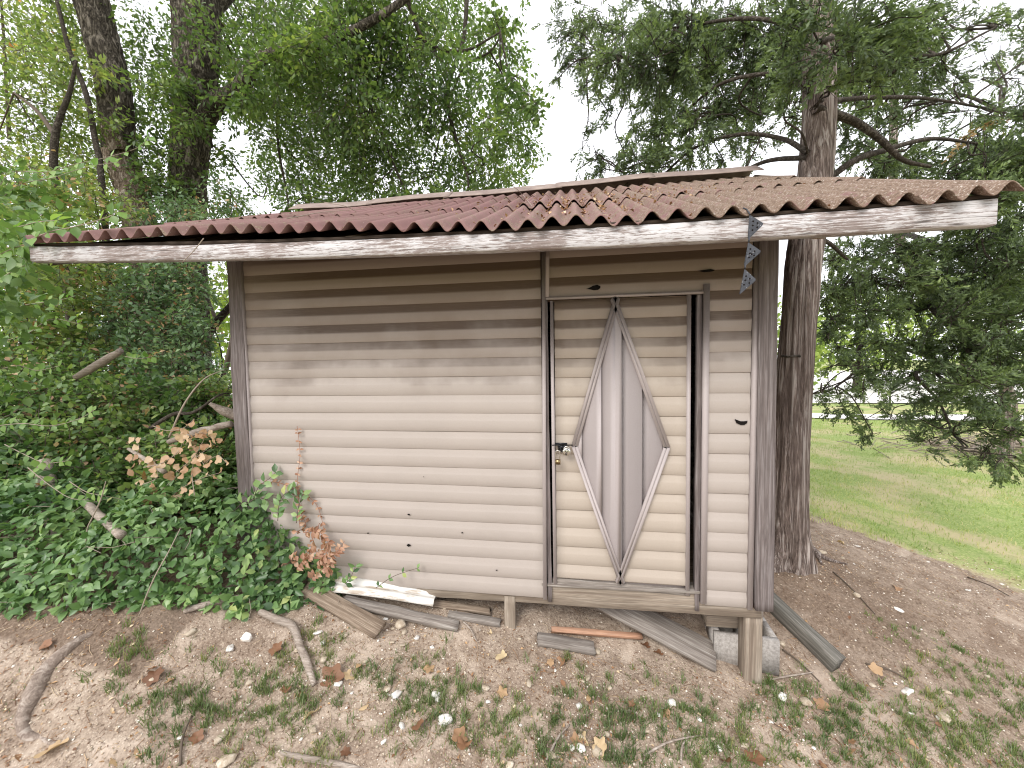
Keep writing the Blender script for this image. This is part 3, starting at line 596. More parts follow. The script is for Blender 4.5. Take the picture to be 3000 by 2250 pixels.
dv_, df_ = boxm(-2.58, 1.44, 0, 1, -.006, .006); dv_[:, 1:] = [[(-.452 if v[1] < .5 else 1.27), 0] for v in dv_]; dv_[:, 2] = np.array([-.006]*4+[.006]*4) + np.where(dv_[:, 1] < 0, float(f_hi(-.6))+.004 + .0, 2.86)
link('light_block_deck', me_np('light_block_deck', dv_, df_), shed, mat=M['dark'])  # added under the sheets to stop light leaking through the eave gap
for rx in (-2.56, -1.93, -.95, .0, .93, 1.41):
    plank('rafter', (rx, -.45, float(roof_z(np.array([rx]), np.array([-.45]))[0])-.09), (rx, 1.28, 2.80), .04, .075, (0, -.45, .9), M['brown'], shed, int(rx*10)+60)
#PROPS
# ================================================================== LOCKS AND HANGING STRIP
pc = at(1205, 985, -.05)
pl = thing('padlock', 'small brass padlock with a long steel shackle hanging from the door hasp', 'padlock', pc)
c = pc
V, F = boxm(c[0]-.0135, c[0]+.0135, -.062, -.042, c[2]-.043, c[2]-.018); body = link('lock_body', me_np('lock_body', V, F), pl, mat=M['brass'])
sh = catmull([(c[0]-.0105, -.052, c[2]-.02), (c[0]-.0105, -.052, c[2]+.018), (c[0]-.007, -.052, c[2]+.027), (c[0], -.052, c[2]+.031), (c[0]+.007, -.052, c[2]+.027), (c[0]+.0105, -.052, c[2]+.018), (c[0]+.0105, -.052, c[2]-.02)], 36)
V, F = tube(sh, .0026, 8); link('shackle', me_np('shackle', V, F, True), pl, mat=M['steel'])
rc = at(1224, 976, -.055); rl = thing('round_lock', 'round shiny metal lock beside the padlock on the door hasp', 'lock', rc)
th = np.linspace(0, np.pi, 12); P = np.c_[0*th + rc[0], -.044 - .017*(1-np.cos(th))*.5 - 0*th, 0*th + rc[2]]; R_ = .0215*np.sin(th)**.55 + .0004
V, F = tube(P, R_, 28); link('lock_body', me_np('lock_body', V, F, True), rl, mat=M['steel'])
V, F = torus_arc((rc[0], -.0625, rc[2]+.008), .0085, .0016, 0, 6.283, 24); link('reflection_ring', me_np('reflection_ring', V, F, True), rl, mat=M['black'])  # black rings stand in for dark ring reflections on the shiny lock
V, F = torus_arc((rc[0]-.002, -.0625, rc[2]-.010), .0045, .0014, 0, 6.283, 20); link('reflection_ring', me_np('reflection_ring', V, F, True), rl, mat=M['black'])
V, F = torus_arc((rc[0], -.05, rc[2]+.012), .014, .003, .1, 3.04, 20); link('shackle', me_np('shackle', V, F, True), rl, mat=M['steel'])
ds = thing('hanging_strip', 'dark grey strip of three perforated triangle plates dangling from the roof edge', 'metal strip', at(1625, 460, -.54))
def crop7(x, y): return ((2050+x/4.74)/KPX, (550+y/4.74)/KPX)
TRI = [[(697, 366), (862, 508), (846, 545), (690, 705), (674, 690)], [(681, 752), (824, 888), (822, 912), (640, 1082), (622, 1072)], [(630, 1122), (757, 1278), (750, 1305), (572, 1470), (558, 1472)]]
HOLES = [[(738, 470), (798, 494), (732, 527), (794, 553), (728, 592)], [(700, 853), (757, 884), (690, 915), (750, 943), (680, 972), (717, 925)], [(640, 1230), (690, 1265), (628, 1288), (683, 1325), (610, 1350)]]
for t, (poly, hs) in enumerate(zip(TRI, HOLES)):
    y = [-.537, -.54, -.538][t]; pts = [at(*crop7(*p), y) for p in poly]; n = len(pts); V = np.array(pts); V[:, 1] += np.array([.004, -.012, -.011, .004, .003])[:n]; V2 = V + np.array([0, .0022, 0])
    me = bpy.data.meshes.new('triangle_plate'); me.from_pydata(np.vstack([V, V2]).tolist(), [], [list(range(n))[::-1], list(range(n, 2*n))] + [[i, (i+1) % n, n+(i+1) % n, n+i] for i in range(n)]); tp = link('triangle_plate', me, ds, mat=M['plate'])
    hp = []
    for h in hs:
        q = at(*crop7(*h), y-.0095); a = np.linspace(0, 6.283, 9)[:-1]; hp.append((np.vstack([np.c_[q[0]+.0034*np.cos(a), 0*a+q[1]-.0025, q[2]+.0034*np.sin(a)], np.c_[q[0]+.0034*np.cos(a), 0*a+q[1]+.004, q[2]+.0034*np.sin(a)]]), [np.array([[0, 1, 2, 3], [0, 3, 4, 7], [4, 5, 6, 7]])[:, ::-1], np.zeros((0, 3), int)]))
    V, F = join([(a, b[0]) for a, b in hp]); link('perforation_dots', me_np('perforation_dots', V, F), tp, mat=M['hole'])  # shade of the plate holes painted as black discs
j_ = [[crop7(697, 366), crop7(650, 300), crop7(600, 280)], [crop7(688, 700), crop7(681, 752)], [crop7(634, 1080), crop7(630, 1122)]]
for l in j_:
    V, F = tube([at(*p, -.538 if i == 0 or len(l) == 2 else -.50) for i, p in enumerate(l)], .0028, 6); link('twisted_link', me_np('twisted_link', V, F), ds, mat=M['plate'])
# ================================================================== LUMBER ON THE GROUND
def gp(px, py, up=0.0): p = gnd(px, py); return Vector((p[0], p[1], p[2]+up))
def solo_plank(name, label, cat, p0, p1, wd, th, mat, seed, up=(0, 0, 1), rough=.003, chip=.006, group=None):
    o = plank(name, p0, p1, wd, th, up, mat, None, seed, rough, chip, label=label, category=cat)
    if group: o['group'] = group
    return o
G_B = 'scrap boards lying in front of the shed'
solo_plank('scrap_board', 'thick brown weathered board lying slanted below the white siding scrap', 'board', gp(660, 1283, .03), gp(824, 1378, .022), .088, .036, M['brown'], 301, (0.05, -.35, 1), .004, .012, G_B)
solo_plank('scrap_board', 'grey weathered board end poking out beneath the white siding scrap', 'board', gp(740, 1302, .012), gp(992, 1362, .02), .055, .024, M['grey'], 302, (0, -.3, 1), .004, .01, G_B)
solo_plank('scrap_board', 'rotten splintered board under the sill left of the center post', 'board', gp(930, 1312, .02), gp(1062, 1334, .02), .04, .022, M['brown'], 303, (0, -.5, 1), .006, .02, G_B)
solo_plank('scrap_board', 'narrow grey board half buried just left of the center post', 'board', gp(968, 1330, .005), gp(1082, 1354, .008), .045, .02, M['grey'], 304, (0, -.3, 1), .004, .01, G_B)
solo_plank('scrap_board', 'short grey board lying flat right of the center post', 'board', gp(1160, 1388, .018), gp(1285, 1412, .018), .07, .022, M['grey'], 305, (.03, -.25, 1), .003, .008, G_B)
solo_plank('scrap_board', 'thin reddish fresh looking board lying under the door sill', 'board', gp(1190, 1370, .018), gp(1388, 1392, .03), .028, .022, M['red'], 306, (0, -.6, 1), .003, .006, G_B)
solo_plank('wide_plank', 'wide smooth grey plank sloping out from under the door', 'plank', Vector((.10, .20, .155)), gp(1545, 1438, .03), .155, .022, M['grey'], 307, (.12, -.45, 1), .0015, .004, G_B)
solo_plank('landscape_timber', 'long dark grey landscape timber lying beside the right shed corner', 'timber', gp(1652, 1302, .04), gp(1812, 1462, .04), .082, .082, M['timber'], 308, (0, 0, 1), .004, .01)
def scrap(name, label, a, b, wd, seed, up):
    p0, p1 = Vector(a), Vector(b); L = (p1-p0).length; prof = np.array([(-.5, .012), (-.47, .0), (-.28, -.002), (-.22, .010), (-.05, .012), (.0, .002), (.2, -.001), (.27, .010), (.46, .012), (.5, -.004)])*np.array([wd, 1]); n = 24; xs = np.linspace(0, L, n); m = len(prof)
    V = np.zeros((n, m, 3)); V[:, :, 0] = xs[:, None]; V[:, :, 1:] = prof[None]; V[:, :, 2] += (.012*np.sin(xs/L*3.0) + .004*vnoise(np.c_[xs*5, 0*xs, 0*xs], seed))[:, None]; V = V.reshape(-1, 3); i = np.arange(n*m).reshape(n, m); Q = np.stack([i[:-1, :-1], i[1:, :-1], i[1:, 1:], i[:-1, 1:]], -1).reshape(-1, 4); V2 = V - np.array([0, 0, .0025]); nv = n*m
    E = [np.stack([e[:-1], e[1:], e[1:]+nv, e[:-1]+nv], -1) for e in (i[0, :][::-1], i[-1, :], i[:, 0], i[:, -1][::-1])]
    z = Vector(up); return link(name, me_np(name, np.vstack([V, V2]), np.vstack([Q, Q[:, ::-1]+nv]+E)), None, mframe(p0, p1-p0, z.cross(p1-p0)), M['scrap'], label=label, category='siding scrap', group='white siding scraps')
scrap('siding_scrap', 'white vinyl siding scrap lying across the boards at the left sill', gp(700, 1278, .035), gp(940, 1322, .075), .10, 5, (.0, -.5, 1))
scrap('siding_scrap', 'dirty cream siding scrap wedged between the white scrap and shed wall', gp(735, 1250, .05), gp(945, 1300, .055), .06, 6, (.0, -.7, 1))
# blocks under the right corner
bp = np.array([.80, .19, -.0]); blk = thing('concrete_block', 'grey hollow concrete block under the right corner of the shed', 'concrete block', (.845, .24, -.13))
def block_mesh(L=.39, Wd=.19, Hh=.19, t=.032):
    parts = [boxm(0, L, 0, t, 0, Hh), boxm(0, L, Wd-t, Wd, 0, Hh), boxm(0, t, t, Wd-t, 0, Hh-.001), boxm(L-t, L, t, Wd-t, 0, Hh-.001), boxm(L/2-t/2, L/2+t/2, t, Wd-t, 0, Hh-.001)]
    return join(parts)
V, F = block_mesh(.315, .20, .19); link('block_shell', me_np('block_shell', V, F), blk, Matrix.Translation((.77, .10, -.165)) @ Matrix.Rotation(math.radians(-4), 4, 'Z'), M['concrete'])
solo_plank('wood_block', 'short wood block wedged between concrete block and shed sill', 'wood block', (.735, .19, .083), (.93, .19, .083), .12, .085, M['treated'], 311, (0, 0, 1), .002, .004)
# ================================================================== BRANCHES, ROOTS, LOGS
def stick(name, label, cat, pts, r, mat, sides=12, n=40, knob=.12, seed=0, group=None, parent=None):
    P = catmull(pts, n); rr = np.interp(np.linspace(0, 1, n), np.linspace(0, 1, len(r)), r); V, F = tube(P, rr, sides); q = V*np.array([14, 14, 14]); V = V + (knob*np.mean(rr))*np.c_[vnoise(q, seed), vnoise(q, seed+1), vnoise(q*1.3, seed+2)]
    o = link(name, me_np(name, V, F, True), parent, mat=mat)
    if parent is None:
        o['label'] = label; o['category'] = cat
        if group: o['group'] = group
    return o
stick('fallen_branch', 'bleached bent branch lying on the dirt in front of the bush', 'branch', [gp(562, 1330, .022), gp(600, 1350, .024), gp(632, 1368, .024), gp(650, 1410, .022), gp(664, 1450, .020), gp(679, 1488, .012)], [.015, .019, .020, .017, .018, .012], M['drift'], seed=3)
stick('exposed_root', 'thick grey curved root surfacing at the lower left corner', 'root', [gp(215, 1360, -.012), gp(160, 1400, .004), gp(105, 1450, .006), gp(75, 1510, .004), gp(52, 1565, .0), gp(75, 1605, -.006), gp(190, 1622, -.014)], [.012, .022, .03, .031, .022, .016, .008], M['root'], 14, 70, .4, 5)
stick('exposed_root', 'thin bleached root half buried at the bottom edge', 'root', [gp(608, 1636, -.003), gp(650, 1650, .003), gp(715, 1658, .002), gp(790, 1668, -.008)], [.008, .011, .010, .008], M['drift'], 8, 24, .25, 8)
stick('fallen_log', 'slim peeled log lying along the foot of the bush', 'log', [gp(398, 1326, .015), gp(460, 1312, .018), gp(528, 1300, .016)], [.014, .016, .012], M['drift'], 10, 24, .15, 9)
def bs(px, py, Y, dz=0): p = at(px, py, Y); return (p[0], p[1], p[2]+dz)
stick('leaning_log', 'pale peeled log end sticking out of the bush on the left', 'log', [bs(160, 1060, -.0), bs(205, 1105, -.22), bs(262, 1156, -.40)], [.02, .022, .022], M['drift'], 12, 24, .1, 11)
stick('fallen_log', 'long grey log in the brush pile touching the left post', 'log', [bs(365, 955, .0), bs(420, 935, .03), bs(500, 915, .08)], [.016, .022, .02], M['drift'], 12, 24, .2, 12)
stick('fallen_log', 'split grey wood slab resting above the logs by the left post', 'log', [bs(450, 872, .0), bs(485, 888, .06), bs(520, 902, .12)], [.008, .03, .03], M['drift'], 8, 20, .2, 13)
stick('dead_branch', 'forked bare dead branch lying over the brush pile', 'branch', [bs(325, 925, -.1), bs(375, 895, -.1), bs(420, 890, -.08), bs(470, 855, -.05), bs(495, 850, .05)], [.012, .011, .009, .006, .003], M['limb'], 8, 30, .3, 14)
stick('dead_branch', 'thin pale bare branch arching over the brush left of shed', 'branch', [bs(365, 945, -.1), bs(400, 870, -.1), bs(440, 820, -.05), bs(480, 800, .0)], [.006, .005, .004, .002], M['twig_pale'], 6, 30, .2, 15)
stick('fallen_log', 'brown stub of branch among tan dead leaves in the bush', 'log', [bs(278, 970, .1), bs(315, 993, .0), bs(355, 1020, -.1)], [.010, .013, .014], M['drift'], 9, 16, .2, 16)
stick('brush_log', 'grey fallen log half hidden high in the brush pile at left', 'log', [bs(165, 815, .2), bs(215, 785, .2), bs(262, 758, .2)], [.02, .028, .022], M['drift'], 10, 20, .2, 18)
stick('tree_stub', 'pale tree stub at the left edge of the picture', 'tree stub', [bs(-20, 1000, .8), bs(-8, 900, .8), bs(-14, 790, .8), bs(-30, 700, .8)], [.06, .06, .055, .05], M['drift'], 14, 20, .1, 19)
stick('leaning_slab', 'broad pale mossy trunk slab half covered by creeper at left', 'log', [bs(150, 1215, -.22), bs(125, 1140, -.20), bs(105, 1070, -.12), bs(95, 1000, .0)], [.055, .055, .05, .04], M['drift'], 16, 24, .1, 20)
stick('dry_stalk', 'thin dry curling stalk rising before the creeper bush', 'stalk', [bs(175, 1220, -.35), bs(186, 1180, -.37), bs(190, 1140, -.38), bs(215, 1085, -.38), bs(228, 1040, -.38)], [.004, .0045, .004, .0035, .002], M['twig_pale'], 6, 30, .4, 21)
stick('dry_stalk', 'long dry reed leaning across the front creeper leaves', 'stalk', [bs(300, 1330, -.56), bs(330, 1255, -.55), bs(365, 1190, -.5), bs(390, 1140, -.4)], [.003, .003, .0025, .002], M['twig_pale'], 5, 30, .3, 22)
# ================================================================== STONES, PEBBLES, FALLEN LEAVES
import bmesh
def stone_mesh(seed, sub=2, jag=.28, flat=.55):
    bm = bmesh.new(); bmesh.ops.create_icosphere(bm, subdivisions=sub, radius=1); V = np.array([v.co for v in bm.verts]); F = np.array([[v.index for v in f.verts] for f in bm.faces]); bm.free()
    r = 1 + jag*vnoise(V*1.3, seed) + .5*jag*vnoise(V*3, seed+3)
    V = V*r[:, None]
    for _ in range(6):                                  # knock flat facets off it
        n = rvec(1)[0]; d = .68 + .2*RNG.random(); s = V@n; V = V - np.maximum(s-d, 0)[:, None]*n
    V[:, 2] *= flat; return V, F
ST = [me_np('stone', *stone_mesh(s)) for s in range(8)]
for m_ in ST: m_.materials.append(M['stone'])
STW = [me_np('stone', *stone_mesh(40+s, 3, .4, .6)) for s in range(3)]
for m_ in STW: m_.materials.append(M['white_stone'])
def put(name, me, p, s, rot=None, **props):
    q = rot or (Matrix.Rotation(random.uniform(0, 6.28), 4, 'Z') @ Matrix.Rotation(random.uniform(-.3, .3), 4, 'X')); sc = s if hasattr(s, '__len__') else (s, s, s)
    return link(name, me, None, Matrix.Translation(Vector(p)) @ q @ Matrix.Diagonal((*sc, 1)), None, **props)
BIG = [((535, 1382), .030, 1, 'jagged bright white rock below the bush, larger of the white pair'), ((497, 1408), .025, 1, 'smaller bright white rock left of the jagged white rock'), ((413, 1374), .022, 0, 'flat cream stone at the edge of the bush'),
 ((866, 1352), .038, 0, 'flat tan stone at the end of the brown weathered board'), ((963, 1563), .032, 1, 'chunky cream rock in brown leaves at the bottom center'), ((478, 1606), .024, 0, 'round speckled stone near the bottom left'), ((488, 1648), .03, 0, 'pale stone cut by the bottom edge below the round stone'),
 ((838, 1497), .022, 0, 'angular tan stone beside a grass tuft'), ((1048, 1496), .022, 0, 'pale pointed stone in the dirt below the center post'), ((1290, 1413), .022, 0, 'round brown stone by the short grey board'), ((1270, 1470), .02, 0, 'cream stone on bare dirt below the grey plank'), ((702, 1432), .022, 0, 'pale stone beside the big orange leaf'),
 ((729, 1486), .018, 1, 'white stone right of the bent branch end'), ((857, 1505), .02, 1, 'white stone below the angular tan stone'), ((945, 1515), .014, 1, 'small white stone in the grass patch'), ((1190, 1640), .026, 0, 'cream stone among leaves at the bottom edge'), ((1290, 1630), .026, 0, 'tan stone right of the bottom leaf pile'), ((1450, 1520), .02, 1, 'white stone on the bare patch below the plank'), ((1740, 1520), .03, 0, 'long pale stone below the landscape timber'), ((1690, 1508), .026, 1, 'pale flat stone right of the corner post foot'),
 ((1775, 1195), .03, 0, 'grey stone on the dirt beside the cedar trunk'), ((1690, 1395), .02, 0, 'grey stone tucked between concrete block and timber'), ((1850, 1290), .025, 0, 'pale stone on the brown dirt slope'), ((330, 1470), .015, 0, 'tan pebble left of the white rock pair'), ((1960, 1500), .026, 1, 'pale rock on the stony slope at the right'), ((2040, 1560), .03, 0, 'cream rock low on the stony slope at right')]
for (px, py), s, wht, lab in BIG:
    p = gp(px, py, s*.25); put('stone', random.choice(STW if wht else ST), p, (s*random.uniform(.9, 1.3), s*random.uniform(.7, 1), s*random.uniform(.8, 1.1)), label=lab, category='stone', group='larger stones on the dirt')
def gscatter(n, dens):
    """random ground points in the foreground by a density function"""
    out = []
    while len(out) < n:
        x = RNG.uniform(-3.0, 3.4, 4*n); y = RNG.uniform(-1.25, 1.6, 4*n); k = RNG.random(4*n) < dens(x, y); out += list(zip(x[k], y[k]))
    return np.array(out[:n])
def occupied(x, y):      # inside the shed footprint or under the creeper
    return ((x > -2.05) & (x < 1.0) & (y > .04)) | ((x < -1.45) & (y > -.5+.2*np.clip(-(x+2.2), 0, 2)))
def d_stone(x, y):
    n = vnoise(np.c_[x*2.2, y*2.2, 0*x], 91)*.5+.5; return np.where(occupied(x, y), 0, np.clip((n-.25)*1.5, .03, 1)*np.interp(y, [-1.2, -.35, -.1, .2, 1.6], [1, 1, .45, .22, .12]))
for i, (x, y) in enumerate(gscatter(262, d_stone)):
    s = .0075 + .012*RNG.random()**2.2; white = RNG.random() < .28
    put('small_stone', random.choice(STW if white else ST), (x, y, g1(x, y)+s*.25), (s*random.uniform(.8, 1.6), s, s*random.uniform(.7, 1.1)), label=('small white stone lying loose on the dirt' if white else 'small tan stone lying loose on the dirt'), category='stone', group=('small white stones on the dirt' if white else 'small tan stones on the dirt'))
# pebbles too many to count
pv = np.array([(1, 0, 0), (-1, 0, 0), (0, 1, 0), (0, -1, 0), (0, 0, .6), (0, 0, -.6), (.6, .6, .3), (-.6, .5, .35)]); pf = np.array([[0, 6, 4], [6, 2, 4], [2, 7, 4], [7, 1, 4], [1, 3, 4], [3, 0, 4], [0, 2, 6], [2, 1, 7], [0, 3, 5], [3, 1, 5], [1, 2, 5], [2, 0, 5]])
pp = gscatter(30000, lambda x, y: np.where(((x > -2.05) & (x < .95) & (y > .25)), 0, d_stone(x, y)*.8+.12)); zz = gh(pp[:, 0], pp[:, 1]); ss = .0014 + .0062*RNG.random(len(pp))**3
V, F = cloud(pv, pf, np.c_[pp, zz+ss*.15], np.c_[RNG.normal(size=(len(pp), 2)), .2*RNG.normal(size=len(pp))], np.c_[.35*RNG.normal(size=(len(pp), 2)), np.ones(len(pp))], ss)
link('pebbles', me_np('pebbles', V, F), mat=M['pebble'], kind='stuff', label='pale pebbles and grit strewn over the dirt', category='pebbles')
def lobed(seed, lobes=5):
    r = random.Random(seed); out = []
    n = 26
    for i in range(n):
        t = i/n*2*math.pi; rad = .34 + .17*abs(math.cos(t*lobes/2+.3*r.random()))**1.3 + .05*r.random(); out.append((rad*math.sin(t)*.95, .5 - rad*math.cos(t)*1.05))
    P = np.array(out); V = np.vstack([[0, .5, .0], np.c_[P, .12*(P[:, 0]**2)*6 + .10*np.sin(P[:, 0]*6+seed) + .07*np.cos(P[:, 1]*7+seed)]]); V = np.vstack([V, [[.0, -.02, .02], [.018, -.3, .05], [-.018, -.3, .05]]])
    F = np.array([[0, 1+(i+1) % n, 1+i] for i in range(n)] + [[n+1, n+2, n+3]]); return V, F
FL = [me_np('fallen_leaf', *lobed(s, random.choice([4, 5, 5, 6]))) for s in range(7)]
def oval_leaf(fold=.12, w=.27):
    V = np.array([(0, 0, 0), (-w*.8, .28, fold), (-w*.95, .55, fold*1.1), (0, 1, -.05), (w*.95, .55, fold*1.1), (w*.8, .28, fold), (0, .3, 0), (0, .62, .02)])
    F = [np.array([[0, 6, 1, 1]])[:, :0]] ; Q = np.array([[6, 7, 2, 1], [5, 4, 7, 6]]); T = np.array([[0, 6, 1], [0, 5, 6], [7, 3, 2], [4, 3, 7]]); return V, [Q, T]
FO = [me_np('fallen_leaf', *oval_leaf(f, w)) for f, w in ((.1, .22), (.2, .3), (-.12, .26))]
for m_ in FL+FO: m_.materials.append(M['fallen'])
BL = [((700, 1455), .125, 'big orange brown lobed leaf right of the bent branch'), ((742, 1462), .07, 'yellow brown leaf touching the big orange leaf'), ((345, 1452), .085, 'orange leaf between the bush and the bottom left grass'), ((590, 1425), .075, 'orange leaf below the white rocks'), ((1075, 1425), .07, 'rusty orange lobed leaf on dirt below the center post'), ((1222, 1432), .07, 'rust red curled leaf below the short grey board'), ((1385, 1400), .065, 'yellow leaf beside the wide grey plank'), ((1412, 1412), .06, 'pale yellow leaf touching the wide grey plank'), ((1268, 1612), .10, 'big brown leaf in the leaf pile at the bottom center'), ((1300, 1645), .08, 'tan leaf at the bottom edge below the leaf pile'), ((1240, 1590), .07, 'curled brown leaf at the top of the leaf pile'),
 ((1700, 1592), .10, 'long tan curled leaf on the stony slope'), ((1830, 1635), .09, 'tan leaf at the bottom edge toward the right'), ((80, 1640), .10, 'big pale tan leaf in the lower left corner'), ((655, 1563), .08, 'dark red brown leaf in the grass patch'), ((900, 1572), .07, 'rust leaf left of the chunky cream rock'), ((1000, 1580), .085, 'brown leaf leaning against the chunky cream rock'), ((1010, 1610), .08, 'orange brown leaf below the chunky cream rock'), ((1190, 1448), .05, 'dark orange leaf near the short grey board'), ((1905, 1470), .07, 'pale yellow leaf beside the landscape timber'), ((1790, 1530), .08, 'tan leaf below the end of the landscape timber'), ((190, 1330), .07, 'rust brown leaf under the left edge of the bush'), ((420, 1600), .06, 'tan leaf near the round speckled stone'), ((1610, 1640), .09, 'brown leaf in the grass at the bottom right'), ((1560, 1655), .08, 'dull brown leaf at the bottom edge right of center')]
def put_leaf(p, s, me, **kw):
    q = Matrix.Rotation(random.uniform(0, 6.28), 4, 'Z') @ Matrix.Rotation(random.uniform(-.45, .45), 4, 'X') @ Matrix.Rotation(random.uniform(-.45, .45), 4, 'Y'); return put('fallen_leaf', me, p, s, q, **kw)
for (px, py), s, lab in BL: put_leaf(gp(px, py, .012), s*.85, random.choice(FL), label=lab, category='leaf', group='larger fallen leaves')
def d_leaf(x, y):
    n = vnoise(np.c_[x*1.7, y*1.7, 0*x], 95)*.5+.5; return np.where(occupied(x, y), 0, np.clip((n-.2)*1.4, .02, 1)*np.interp(y, [-1.2, -.3, .1, 1.6], [1, .9, .3, .15]))
for x, y in gscatter(150, d_leaf):
    s = .022+.035*RNG.random(); put_leaf((x, y, g1(x, y)+.006), s, random.choice(FL+FO+FO), label='small dry brown leaf lying on the dirt', category='leaf', group='small fallen leaves on the dirt')
ov, of = oval_leaf(.15, .28)
lp = gscatter(5200, lambda x, y: np.clip(d_leaf(x, y)+.1*(x < -1.2), 0, 1)); n = len(lp)
V, F = cloud(ov, of, np.c_[lp, gh(lp[:, 0], lp[:, 1])+.004], np.c_[RNG.normal(size=(n, 2)), .3*RNG.normal(size=n)], np.c_[.5*RNG.normal(size=(n, 2)), np.ones(n)], .006+.016*RNG.random(n)**2)
tp = gscatter(6500, lambda x, y: np.clip(d_leaf(x, y)+.15, 0, 1)*~((x > -2.05) & (x < .95) & (y > .3))); n = len(tp); a = RNG.uniform(0, 6.28, n); L = .012+.05*RNG.random(n)**2; s0 = np.c_[tp, gh(tp[:, 0], tp[:, 1])+.003]; s1 = s0 + np.c_[L*np.cos(a), L*np.sin(a), 0*L]; s1[:, 2] = gh(s1[:, 0], s1[:, 1])+.004
T = tubes3(s0, s1, .0011, .0007, .08); V, F = join([(V, F), T]); link('leaf_litter', me_np('leaf_litter', V, F), mat=M['litter'], kind='stuff', label='crumbled leaf bits and straw on the dirt', category='leaf litter')
TW = [((1000, 1345), (1030, 1392), 'short grey stick standing by the center post'), ((1690, 1405), (1770, 1480), 'dark flat stick between concrete block and timber'), ((1660, 1475), (1755, 1462), 'thin pale twig crossing the dark stick'), ((1390, 1640), (1510, 1600), 'pale broken stick at the bottom edge'), ((1470, 1655), (1480, 1610), 'thin pale stick by the bottom grass'), ((390, 1655), (415, 1560), 'grey twig at the bottom left'), ((1870, 1440), (1960, 1470), 'dark bent twig right of the timber'), ((2090, 1250), (2180, 1290), 'thin dark twig on the lawn edge'), ((1800, 1240), (1890, 1330), 'dark bark strip on the dirt slope'), ((1180, 1650), (1230, 1575), 'slim tan twig in the leaf pile')]
for i, (a, b, lab) in enumerate(TW):
    A, B = gp(*a, .006), gp(*b, .006); mid = (A+B)/2 + Vector((.01*random.uniform(-1, 1), .01*random.uniform(-1, 1), .012)); stick('twig', lab, 'twig', [A, mid, B], [.005, .0045, .003], M['drift'] if 'pale' in lab or 'tan' in lab else M['twig'], 6, 14, .4, 400+i, 'twigs on the ground')
# ------------------------------ litter on the roof
def on_roof(n, cx, cy, sx, sy):
    x = cx + sx*RNG.normal(size=n); v = np.round((x-1.442)/PIT-.5)+.5; x = 1.442 + v*PIT + .014*RNG.normal(size=n); y = cy + sy*RNG.normal(size=n); y = np.clip(y, EY+.03, 1.15); row = np.searchsorted([.13, .72], y); z = roof_z(x, y) + wave(x) + np.where(row > 0, .012, 0) + row*.004 + .004; return np.c_[x, y, z]
P = np.vstack([on_roof(420, .3, .25, .30, .28), on_roof(170, .75, .5, .3, .3), on_roof(160, -.1, .1, .3, .3), on_roof(60, -1, .2, .6, .4)]); P[:, 2] += .006*RNG.random(len(P)); n = len(P)
A_ = cloud(ov, of, P, rvec(n)*np.array([1, 1, .5]), rvec(n)+np.array([0, 0, 1.2]), .009+.018*RNG.random(n))
P = np.vstack([on_roof(110, .35, .3, .35, .3), on_roof(60, -1.2, .3, .7, .4)]); d = rvec(len(P))*np.array([1, 1, .25])*.055*RNG.random((len(P), 1)); B_ = tubes3(P, P+d, .0013, .0009, .06)
V, F = join([A_, B_]); link('roof_litter', me_np('roof_litter', V, F), mat=M['litter'], kind='stuff', label='dry leaf bits and twigs caught in the roof valleys', category='leaf litter')
for pts, lab in (([(700, 437), (745, 445), (770, 462)], 'pale straw lying on the roof left of center'), ([(620, 478), (700, 462), (790, 455)], 'long pale dry stem curving over the left roof'), ([(1105, 398), (1130, 425), (1150, 452)], 'bare forked twig pointing down the roof middle'), ([(440, 515), (420, 540), (395, 566)], 'pale straw hanging over the fascia at left')):
    P = []
    for px, py in pts:
        if py > 500 and px < 500: p = at(px, py, -.53 if py > 505 else -.5); P.append(p); continue
        d = ray(px, py); ts = np.linspace(1.2, 4.5, 500); Q = CAM + d*ts[:, None]; hit = np.nonzero(Q[:, 2] < roof_z(Q[:, 0], Q[:, 1])+wave(Q[:, 0])+.012)[0]; P.append(Q[hit[0]] + np.array([0, 0, .012]) if len(hit) else CAM + d*2.2)
    stick('roof_twig', lab, 'twig', P, [.0022, .002, .0014], M['twig_pale'], 5, 16, .3, 77)
